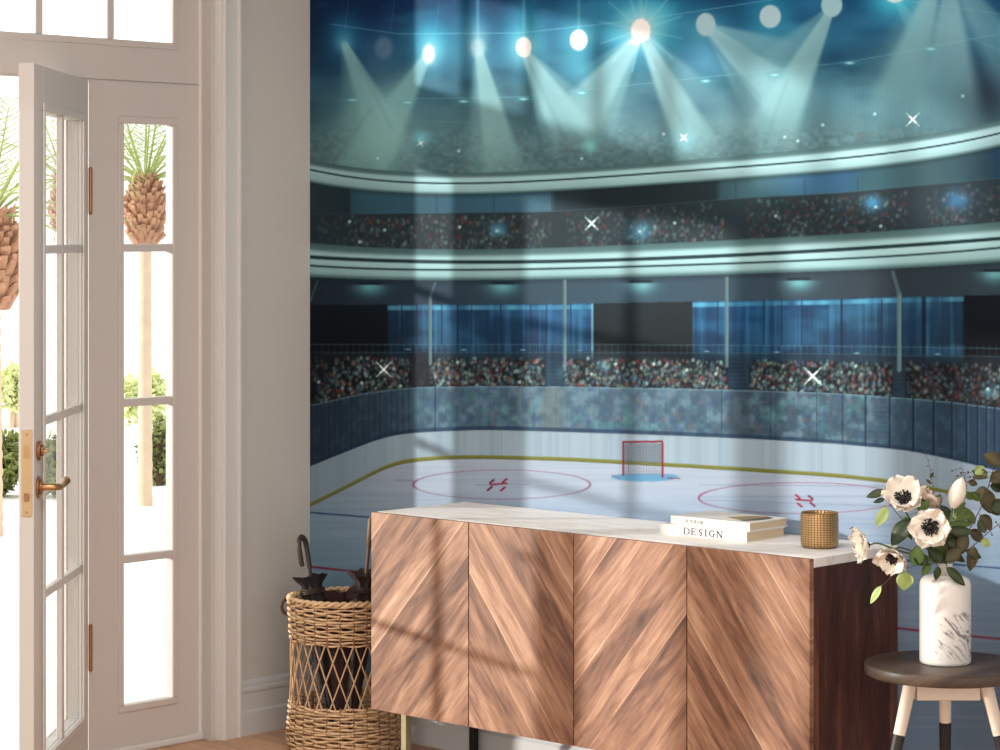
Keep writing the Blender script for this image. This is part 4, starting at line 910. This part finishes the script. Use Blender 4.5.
# ------------------------------------------------------------------ vase
VC = Vector((TX, TY, TZ+.0004)); vr = .0633
part_prof = [(.001, 0), (vr*.93, 0), (vr*.985, .003), (vr, .009), (vr, .190), (vr*.985, .200), (vr*.93, .208), (vr*.80, .2145), (vr*.55, .218), (.023, .2205), (.0185, .225), (.0175, .232), (.0175, .243), (.0195, .247), (.0185, .2485), (.0155, .246), (.0150, .232), (.018, .222), (.001, .215)]
vs_ = MB().lathe(part_prof, VC, 56).build('vase', M['marble'], None, origin=VC)
tag(vs_, 'white grey-veined marble bottle vase on the round stool', 'vase')
NECK = VC + Vector((0, 0, .246))

# ------------------------------------------------------------------ flowers and foliage
def leaf(mb, base, tip, width, face, fold=.25, curl=.0, shape=.42):
    """pointed oval leaf blade with a little fold along the midrib and real thickness"""
    base, tip = Vector(base), Vector(tip); d_ = tip-base; Ln = d_.length; d_.normalize()
    face = Vector(face); face = (face-d_*face.dot(d_)).normalized(); sd_ = d_.cross(face)
    n = 9; top = []
    for i in range(n+1):
        t_ = i/n; w = math.sin(math.pi*t_**(math.log(.5)/math.log(shape)))**.8 if 0 < t_ < 1 else 0
        w = w*width/2; c_ = base + d_*Ln*t_ - face*curl*Ln*(t_*t_)
        top.append((c_ + sd_*w + face*fold*w, c_, c_ - sd_*w + face*fold*w))
    vs = []; th = face*.0006
    for s_ in (1, -1):
        for row in top: vs += [q_ + th*s_ for q_ in row]
    o_ = 3*(n+1); fs = []
    for i in range(n):
        for k in range(2):
            a, b2, c2, d2 = i*3+k, i*3+k+1, (i+1)*3+k+1, (i+1)*3+k
            fs.append((a, b2, c2, d2)); fs.append((a+o_, d2+o_, c2+o_, b2+o_))
    for i in range(n):
        for k in (0, 2): a, d2 = i*3+k, (i+1)*3+k; fs.append((a, d2, d2+o_, a+o_))
    mb.add(vs, fs, True); return mb
def curve3(pts, n=14):
    """smooth path through a few points"""
    P = [Vector(p_) for p_ in pts]
    if len(P) == 2: P = [P[0], (P[0]+P[1])/2, P[1]]
    P = [P[0]*2-P[1]] + P + [P[-1]*2-P[-2]]; out = []
    for i in range(1, len(P)-2):
        for k in range(n):
            t_ = k/n; a, b2, c2, d2 = P[i-1], P[i], P[i+1], P[i+2]
            out.append(.5*((2*b2)+(c2-a)*t_+(2*a-5*b2+4*c2-d2)*t_*t_+(3*b2-a-3*c2+d2)*t_**3))
    return out+[P[-2]]
def petal(mb, c, n_, out, R, W, cup, rip, seed):
    g2 = random.Random(seed); sd_ = n_.cross(out).normalized(); out = out.normalized(); nu, nv = 8, 8; vs = []
    p1, p2 = g2.uniform(0, 6), g2.uniform(0, 6)
    for s_ in (1, -1):
        for i in range(nu+1):
            t_ = i/nu; w = W*(.22+.78*math.sin(math.pi*min(1, t_*.78+.0)**.85)) if t_ < 1 else W*.42
            w *= (1-.25*max(0, t_-.85)/.15)
            for k in range(nv+1):
                q = k/nv*2-1
                edge = R*(t_ - .10*q*q*t_ + .02*t_*math.sin(7*q+p1))
                hgt = cup*R*(t_**1.4) + rip*R*t_*math.sin(5*q+p2)*.6 + .16*R*q*q*(t_*.8) + .05*R*t_*math.sin(9*t_+p1)
                vs.append(c + out*edge + sd_*w*q*.5 + n_*(hgt + s_*.00035))
    o_ = (nu+1)*(nv+1); fs = []
    for i in range(nu):
        for k in range(nv):
            a = i*(nv+1)+k; b2 = a+1; c2 = a+nv+2; d2 = a+nv+1; fs += [(a, b2, c2, d2), (a+o_, d2+o_, c2+o_, b2+o_)]
    ring_ = [i*(nv+1) for i in range(nu+1)] + [nu*(nv+1)+k for k in range(1, nv+1)] + [i*(nv+1)+nv for i in range(nu-1, -1, -1)]
    for a, b2 in zip(ring_[:-1], ring_[1:]): fs.append((a, b2, b2+o_, a+o_))
    mb.add(vs, fs, True)
def anemone(u, v, Z, R, nrm, label, npet=8, cup=.28, seed=0, mk='petal', via=None, leaves=()):
    c = at(u, v, Z); nrm = Vector(nrm).normalized(); r_ = empty('anemone', c, label, 'flower', 'white anemones in the marble vase')
    a_ = nrm.cross(Vector((0, 0, 1)));  a_ = a_.normalized() if a_.length > .1 else Vector((1, 0, 0)); b_ = nrm.cross(a_); g2 = random.Random(seed)
    for layer, (k_, rr, cu_) in enumerate(((npet//2+1, 1.0, cup*.75), (npet//2, .86, cup*1.25))):
        for k in range(k_):
            w = 2*math.pi*(k+.5*layer)/k_ + g2.uniform(-.15, .15)
            pb = MB(); petal(pb, c + nrm*(.001+.0015*layer), nrm, a_*math.cos(w)+b_*math.sin(w), R*rr*g2.uniform(.86, 1.10), R*.98*g2.uniform(.85, 1.15), cu_+g2.uniform(-.14, .16), .16, seed*31+k+layer*7)
            part(pb, 'petal', M[mk], r_)
    h = MB(); cc_ = c+nrm*.004
    h.ball(cc_, R*.20, 12, 8)
    for k in range(90):
        w = g2.uniform(0, 2*math.pi); rr = R*g2.uniform(.20, .40); p_ = cc_+(a_*math.cos(w)+b_*math.sin(w))*rr + nrm*R*g2.uniform(.06, .22)
        h.ball(p_, R*.045, 6, 4)
        if k % 2 == 0: h.tube([cc_, p_], R*.012, 4, False)
    part(h, 'flower_heart', M['heart'], r_)
    st = [c-nrm*.004, c-nrm*.028] + ([at(*q_) for q_ in via] if via else []) + [NECK+Vector((0, 0, .012))+ (c-NECK)*.03, NECK+Vector((0, 0, -.028))+Vector((c.x-NECK.x, c.y-NECK.y, 0)).normalized()*.006]
    part(MB().tube(curve3(st, 8), .0021, 7), 'stem', M['stem'], r_)
    for (lb, ltp, w_, mk2) in leaves:
        part(leaf(MB(), at(*lb), at(*ltp), w_, -FW+Vector((0, 0, .4)), .3, .05), 'leaf', M[mk2], r_)
    return r_
VZ = pxof(TX, TY, .8)[2]
CF = -FW
anemone(903, 500, VZ-.02, .055, CF*.85+Vector((0, 0, .75))+RX*-.10, 'white anemone with dark heart, topmost of the open blooms', 9, .42, 3, via=[(918, 530, VZ)])
anemone(930, 527, VZ-.05, .054, CF+RX*-.12+Vector((0, 0, .05)), 'large white anemone facing forward just above the vase', 10, .20, 5, via=[(936, 550, VZ-.02)])
anemone(868, 545, VZ-.03, .047, RX*-1.0+CF*.10+Vector((0, 0, -.12)), 'white anemone seen from the side, leftmost of the blooms', 9, .62, 11, via=[(900, 551, VZ-.02), (922, 556, VZ)])
anemone(893, 556, VZ-.06, .045, RX*-.35+CF*.85+Vector((0, 0, -.55)), 'drooping white anemone, lowest of the blooms beside the vase neck', 9, .55, 17, via=[(903, 548, VZ-.02), (924, 556, VZ)])
anemone(924, 501, VZ+.05, .046, FW*.3+RX*.6+Vector((0, 0, .8)), 'blush anemone half hidden behind the topmost bloom', 8, .35, 23, 'petalp', via=[(930, 530, VZ+.02)])
# tulip bud
tb = at(952.5, 508, VZ-.02); tt2 = at(962.5, 477, VZ-.02); tl = empty('tulip_bud', tb, 'closed white tulip bud standing up above the vase', 'flower')
ax_ = (tt2-tb); TL = ax_.length; ax_.normalize(); a2_ = ax_.cross(FW).normalized(); b2_ = ax_.cross(a2_)
for k in range(6):
    pb = MB(); vs = []; fs = []; w0 = k*math.pi/3+.3; nn = 9; mm_ = 8; ro = 1.0 if k % 2 else .93
    for s_ in (0, .0006):
        for i in range(nn+1):
            t_ = i/nn; rr = .0225*ro*(math.sin(math.pi*(t_*.88+.07))**.75) * (1 if t_ < .97 else .3)
            half = .62*(1-.55*t_**3)
            for j in range(mm_+1):
                w = w0+(j/mm_*2-1)*half*1.15; q2 = 1-.03*(abs(j/mm_*2-1)**2); vs.append(tb+ax_*(TL*t_*(1 if ro == 1 else .98)) + (a2_*math.cos(w)+b2_*math.sin(w))*(rr*q2-s_))
    o_ = (nn+1)*(mm_+1)
    for i in range(nn):
        for j in range(mm_): a = i*(mm_+1)+j; fs += [(a, a+1, a+mm_+2, a+mm_+1), (a+o_, a+mm_+1+o_, a+mm_+2+o_, a+1+o_)]
    pb.add(vs, fs, True); part(pb, 'petal', M['petal'], tl)
part(MB().tube(curve3([tb+ax_*.004, at(950, 522, VZ-.02), at(943, 548, VZ-.01), NECK+Vector((.002, 0, .01)), NECK+Vector((.002, 0, -.03))], 8), .0023, 7), 'stem', M['stem'], tl)
part(leaf(MB(), at(951, 505, VZ+.01), at(955, 480, VZ+.01), .022, CF, .2), 'leaf', M['leafl'], tl)

def branch(label, path, rs, leaves, mk='twig', cat='branch', group='leafy branches in the marble vase', berries=(), name='leafy_branch'):
    P = curve3([at(*q_) for q_ in path] + [NECK+Vector((0, 0, .01)), NECK+Vector((0, 0, -.03))], 8)
    r_ = empty(name, P[0], label, cat, group)
    n = len(P); part(MB().tube(P, [rs*(.45+.55*i/(n-1)) for i in range(n)], 6), 'stem', M[mk], r_)
    for L4 in leaves:
        (bu, bv, tu, tv, wpx, mk2) = L4[:6]; dz = L4[6] if len(L4) > 6 else 0.0
        Zq = path[0][2]+dz; lb = at(bu, bv, Zq); lt_ = at(tu, tv, Zq+.008)
        q_ = min(P, key=lambda w_: (w_-lb).length)
        mb = leaf(MB(), lb, lt_, wpx*VZ/F_PX, CF+Vector((0, 0, .35))+RX*random.uniform(-.3, .3), .22, .06)
        if .002 < (q_-lb).length < .09: mb.tube([q_, (q_+lb)/2+Vector((0, 0, .002)), lb], .0008, 5)
        part(mb, 'leaf', M[mk2], r_)
    for (bu, bv, rr) in berries:
        pb = at(bu, bv, path[0][2]); q_ = min(P, key=lambda w_: (w_-pb).length)
        mb = MB().ball(pb, rr, 8, 6)
        if (q_-pb).length < .12: mb.tube([q_, pb], .0007, 5)
        part(mb, 'berry', M['berry'], r_)
    return r_
V0 = VZ
branch('drooping leafy twig reaching left past the topmost bloom', [(884, 497, V0), (896, 512, V0), (914, 532, V0+.01), (930, 552, V0)], .0016,
       [(885, 491, 866, 497, 8.5, 'leafd'), (885, 499, 873, 502.5, 5, 'leafd'), (887, 507, 876, 527, 11, 'leafl'), (909, 520, 891, 546, 17, 'leafd', -.02), (905, 517, 912, 540, 12, 'leafg', -.01), (918, 512, 930, 500, 10, 'leafg', -.03)])
branch('light green leafy twig hanging low left of the vase neck', [(880, 588, V0-.07), (893, 576, V0-.06), (912, 566, V0-.04), (928, 562, V0-.01)], .0013,
       [(881, 586, 870, 604, 7, 'leafl'), (905, 571, 904, 591, 17, 'leafl'), (916, 566, 918, 545, 15, 'leafg'), (926, 565, 914, 552, 13, 'leafd'), (930, 564, 922, 576, 8, 'leafg')])
branch('olive-brown round-leaved branch arching to the upper right', [(1004, 448, V0+.02), (993, 470, V0+.02), (984, 500, V0+.01), (966, 535, V0), (948, 555, V0)], .0020,
       [(1001, 462, 983, 455, 15, 'leafb'), (1010, 460, 1004, 444, 14, 'leafb'), (975, 474, 984, 466, 10, 'leafl'), (988, 472, 972, 478, 10, 'leafb'), (990, 482, 1008, 470, 13, 'leafb'), (984, 489, 991, 514, 17, 'leafb'), (988, 490, 975, 492, 9, 'leafb'),
        (992, 510, 1008, 503, 17, 'leafd'), (980, 515, 992, 530, 14, 'leafb'), (1000, 480, 1015, 492, 14, 'leafb'), (975, 524, 962, 506, 10, 'leafg'), (996, 466, 1012, 458, 12, 'leafb', .02), (987, 478, 972, 470, 9, 'leafd', .02), (990, 486, 1006, 488, 12, 'leafd', .02), (982, 500, 970, 492, 9, 'leafg', .02), (985, 498, 1000, 516, 13, 'leafd', .02), (970, 530, 984, 542, 12, 'leafb', .02), (966, 536, 952, 524, 11, 'leafd', .02)])
branch('dark branch with small berries reaching out to the right', [(1006, 519, V0-.01), (990, 531, V0-.01), (974, 545, V0-.01), (956, 557, V0-.01)], .0018,
       [(981, 541, 991, 545, 9, 'leafl'), (974, 546, 970, 572, 12, 'leafb'), (966, 551, 982, 558, 9, 'leafd'), (960, 553, 966, 530, 13, 'leafb'), (985, 533, 978, 520, 9, 'leafd')],
       berries=[(979, 531, .0028), (983, 527, .0026), (988, 529, .0028), (996, 522, .0028), (1000, 527, .0026), (992, 535, .0024)])
branch('short twig with tiny brown berries behind the tulip bud', [(962, 468, V0+.03), (966, 488, V0+.03), (960, 520, V0+.02), (948, 548, V0)], .0012,
       [(968, 482, 978, 484, 7, 'leafb'), (966, 492, 972, 500, 7, 'leafg')],
       berries=[(957, 476, .0026), (961, 473, .0028), (965, 480, .0026), (970, 477, .0028), (968, 472, .0024), (974, 480, .0026), (959, 480, .0024), (976, 470, .0022), (952, 471, .0022)])
branch('bare wispy twig rising tall above the flowers', [(924, 449, V0+.04), (930, 468, V0+.04), (934, 492, V0+.04), (940, 525, V0+.02)], .0009, [(930, 478, 934, 472, 3, 'leafb'), (931, 484, 926, 479, 3, 'leafb'), (936, 500, 941, 494, 4, 'leafg')],
       berries=[(926, 455, .0013), (929, 460, .0014), (927, 466, .0015), (933, 470, .0014), (930, 474, .0013), (936, 477, .0014), (929, 481, .0013), (934, 486, .0014), (938, 490, .0013), (933, 494, .0013)])
branch('bushy green foliage sprig between the bud and the vase neck', [(955, 512, V0-.01), (950, 530, V0-.01), (944, 552, V0-.01)], .0016,
       [(952, 518, 972, 516, 8, 'leafg'), (953, 520, 967, 508, 7, 'leafg'), (951, 522, 940, 512, 7, 'leafd'), (950, 527, 962, 538, 9, 'leafd'), (949, 531, 974, 532, 11, 'leafd'), (948, 536, 935, 545, 12, 'leafd'), (947, 541, 966, 552, 12, 'leafd'), (946, 545, 930, 556, 12, 'leafg'), (945, 548, 955, 562, 11, 'leafd'), (944, 551, 938, 566, 9, 'leafd'), (950, 526, 944, 516, 8, 'leafg'), (953, 514, 962, 520, 7, 'leafl'), (954, 513, 966, 502, 7, 'leafg'), (952, 517, 940, 505, 8, 'leafd', .02), (951, 524, 972, 524, 9, 'leafg', .01), (949, 533, 960, 548, 12, 'leafd', .02), (946, 542, 926, 548, 12, 'leafd', .02), (950, 529, 966, 540, 10, 'leafb', .02), (945, 549, 966, 562, 10, 'leafd', .01), (947, 540, 952, 558, 12, 'leafb', .0)], mk='stem')
branch('dark narrow leaves draped over the shoulder of the vase', [(948, 566, V0-.07), (943, 561, V0-.06)], .0014,
       [(946, 567, 966, 586, 10, 'leafd'), (938, 566, 936, 581, 8, 'leafd'), (934, 563, 922, 560, 8, 'leafd'), (942, 562, 928, 548, 14, 'leafd', .02), (946, 561, 962, 548, 13, 'leafb', .02)])


# ------------------------------------------------------------------ outside, seen through the doorway and the panes
tag(MB().box(-70, -.2, -60, 70, -.30, -.02).build('ground', M['ground']), 'sunlit pale ground outside the doorway', 'ground', kind='structure')
def frond(mb, base, d_, Ln, droop, nl=26, wl=.10, wd=.009, g2=random):
    d_ = Vector(d_).normalized(); side_ = d_.cross(Vector((0, 0, 1)));  side_ = side_.normalized() if side_.length > .05 else Vector((1, 0, 0)); pts = []
    for i in range(nl+1):
        t_ = i/nl; pts.append(Vector(base)+d_*Ln*t_ - Vector((0, 0, droop*Ln*t_*t_)))
    mb.tube(pts[::2], [.008*(1-.8*i/len(pts[::2]))+.001 for i in range(len(pts[::2]))], 5, False)
    for i in range(3, nl+1):
        t_ = i/nl; ax_ = (pts[i]-pts[i-1]).normalized(); up2 = side_.cross(ax_)
        for s_ in (1, -1):
            dl = (side_*s_*.75 + ax_*.75 - Vector((0, 0, .25)) + up2*g2.uniform(-.2, .2)).normalized(); l_ = wl*(1-.45*abs(t_-.45)*2)*g2.uniform(.8, 1.15)
            w_ = ax_*wd*.5; p_ = pts[i]; e_ = p_+dl*l_; m_ = p_+dl*l_*.5 - Vector((0, 0, .0))
            mb.add([p_-w_*.5, m_-w_, e_, m_+w_, p_+w_*.5], [(0, 1, 2, 3, 4)])
def palm(label, u, Z, vboot, hb, rb, rt, Lf, seed, nf=26, spread=1.0):
    g2 = random.Random(seed); b0 = at(u, vboot, Z); gx, gy = b0.x, b0.y; zt_ = b0.z+hb/2; zb_ = b0.z-hb/2
    r_ = empty('palm_tree', (gx, gy, -.02), label, 'palm tree', 'young palms outside the doorway')
    tr = MB(); prof = []
    for i in range(41):
        z = -.02 + (zb_+.05+.02)*i/40; prof.append((rt*(1.25-.25*i/40)*(1+.05*math.sin(i*2.4)), z))
    tr.lathe(prof, (gx, gy, 0), 14); part(tr, 'trunk', M['palmtrunk'], r_)
    bo = MB(); bo.lathe([(.01, zb_), (rt*1.1, zb_+.01), (rb*.75, zb_+hb*.28), (rb*.82, zb_+hb*.55), (rb*.5, zb_+hb*.85), (.02, zt_)], (gx, gy, 0), 16)
    rows = 13
    for i in range(rows):
        t_ = i/(rows-1); z = zb_+hb*(.06+.86*t_); rr = rb*(.62+.40*math.sin(math.pi*min(1, t_*.9+.15)))*.86
        for k in range(13):
            w = 2*math.pi*(k+.5*(i % 2)+g2.uniform(-.15, .15))/13; o_ = Vector((math.cos(w), math.sin(w), 0)); s_ = Vector((-math.sin(w), math.cos(w), 0)); c_ = Vector((gx, gy, z))+o_*rr*.8
            tip = c_+o_*rb*g2.uniform(.22, .42)+Vector((0, 0, hb*g2.uniform(.06, .16))); hw = s_*rb*.16; hh = Vector((0, 0, hb*.05))
            bo.add([c_-hw-hh, c_+hw-hh, c_+hw+hh, c_-hw+hh, tip-hw*.6-hh*.3, tip+hw*.6-hh*.3, tip+hw*.6+hh*.5, tip-hw*.6+hh*.5], [(0, 1, 5, 4), (1, 2, 6, 5), (2, 3, 7, 6), (3, 0, 4, 7), (4, 5, 6, 7)])
    part(bo, 'trimmed_boots', M['palmboot'], r_)
    for k in range(nf):
        w = 2*math.pi*k*.381966; t_ = k/nf; el = 1.35-1.25*t_*spread; fb = MB()
        d_ = Vector((math.cos(w)*math.cos(el), math.sin(w)*math.cos(el), math.sin(el)))
        frond(fb, (gx+.02*math.cos(w), gy+.02*math.sin(w), zt_-.02), d_, Lf*g2.uniform(.85, 1.1), .18+.42*t_, 17, Lf*.22, .008, g2); part(fb, 'frond', M['palmleaf'], r_)
    return r_
palm('young palm with a scaly rounded boot, seen through the side window', 145, 15, 211, .40, .130, .036, .85, 3, 24)
palm('palm with shaggy boots, seen in the open gap left of the door', -11, 13.5, 262, .52, .19, .06, .85, 8, 22)
palm('slender palm glimpsed through the glass of the open door', 66, 19, 205, .40, .13, .05, .9, 14, 16)
def shrub(label, u, Z, vtop, wpx, seed, mk, n=1500, ls=.05, trunk=False, vbot=None):
    g2 = random.Random(seed); zt_ = at(u, vtop, Z).z; c_ = at(u, vtop, Z); rr = wpx/2*Z/F_PX; z0 = -.02 if vbot is None else at(u, vbot, Z).z
    r_ = empty('shrub', (c_.x, c_.y, -.02), label, 'shrub', 'shrubs outside')
    mb = MB(); h_ = (zt_-z0)/2; zc = z0+h_
    for _ in range(n):
        while True:
            q = Vector((g2.uniform(-1, 1), g2.uniform(-1, 1), g2.uniform(-1, 1)))
            if .25 < q.length < 1: break
        lump = 1+.22*math.sin(5*q.x+seed)*math.cos(4*q.y+2*q.z)
        p_ = Vector((c_.x+q.x*rr*lump, c_.y+q.y*rr*lump, max(z0+.01, zc+q.z*h_*lump)))
        d_ = Vector((g2.uniform(-1, 1), g2.uniform(-1, 1), g2.uniform(-.5, 1))).normalized(); s_ = d_.cross(Vector((g2.uniform(-1, 1), g2.uniform(-1, 1), g2.uniform(-1, 1)))).normalized(); l_ = ls*g2.uniform(.6, 1.3)
        mb.add([p_, p_+d_*l_*.5+s_*l_*.28, p_+d_*l_, p_+d_*l_*.5-s_*l_*.28], [(0, 1, 2, 3)])
    part(mb, 'foliage', M[mk], r_)
    st = MB()
    for k in range(7 if not trunk else 2):
        w = g2.uniform(0, 6.3); a = .35 if not trunk else .06
        st.tube([(c_.x+.03*math.cos(w), c_.y+.03*math.sin(w), -.02), (c_.x+rr*a*math.cos(w), c_.y+rr*a*math.sin(w), z0+h_*.6), (c_.x+rr*a*1.6*math.cos(w), c_.y+rr*a*1.6*math.sin(w), zc+h_*.5)], [.03, .02, .008] if trunk else .012, 6, False)
    part(st, 'stems', M['twig'] if not trunk else M['palmtrunk'], r_); return r_
shrub('low dense clipped shrub at the edge of the lawn left of the door', -6, 15.5, 432, 60, 2, 'bush', 3600, .05)
shrub('clipped shrub seen through the lower door panes', 62, 15.5, 436, 46, 4, 'bush', 2200, .05)
shrub('pale airy shrub seen through the side window', 146, 17.5, 372, 52, 6, 'bushp', 1300, .055, True, 425)
shrub('dark shrub at the foot of the side-window palm', 158, 16.2, 420, 34, 12, 'bush', 900, .05)
shrub('leafy top of a bush beyond the open gap of the door', 14, 21, 366, 34, 9, 'bushp', 700, .07, True, 412)


for o in sc.objects:
    if '_local' in o.keys(): del o['_local']
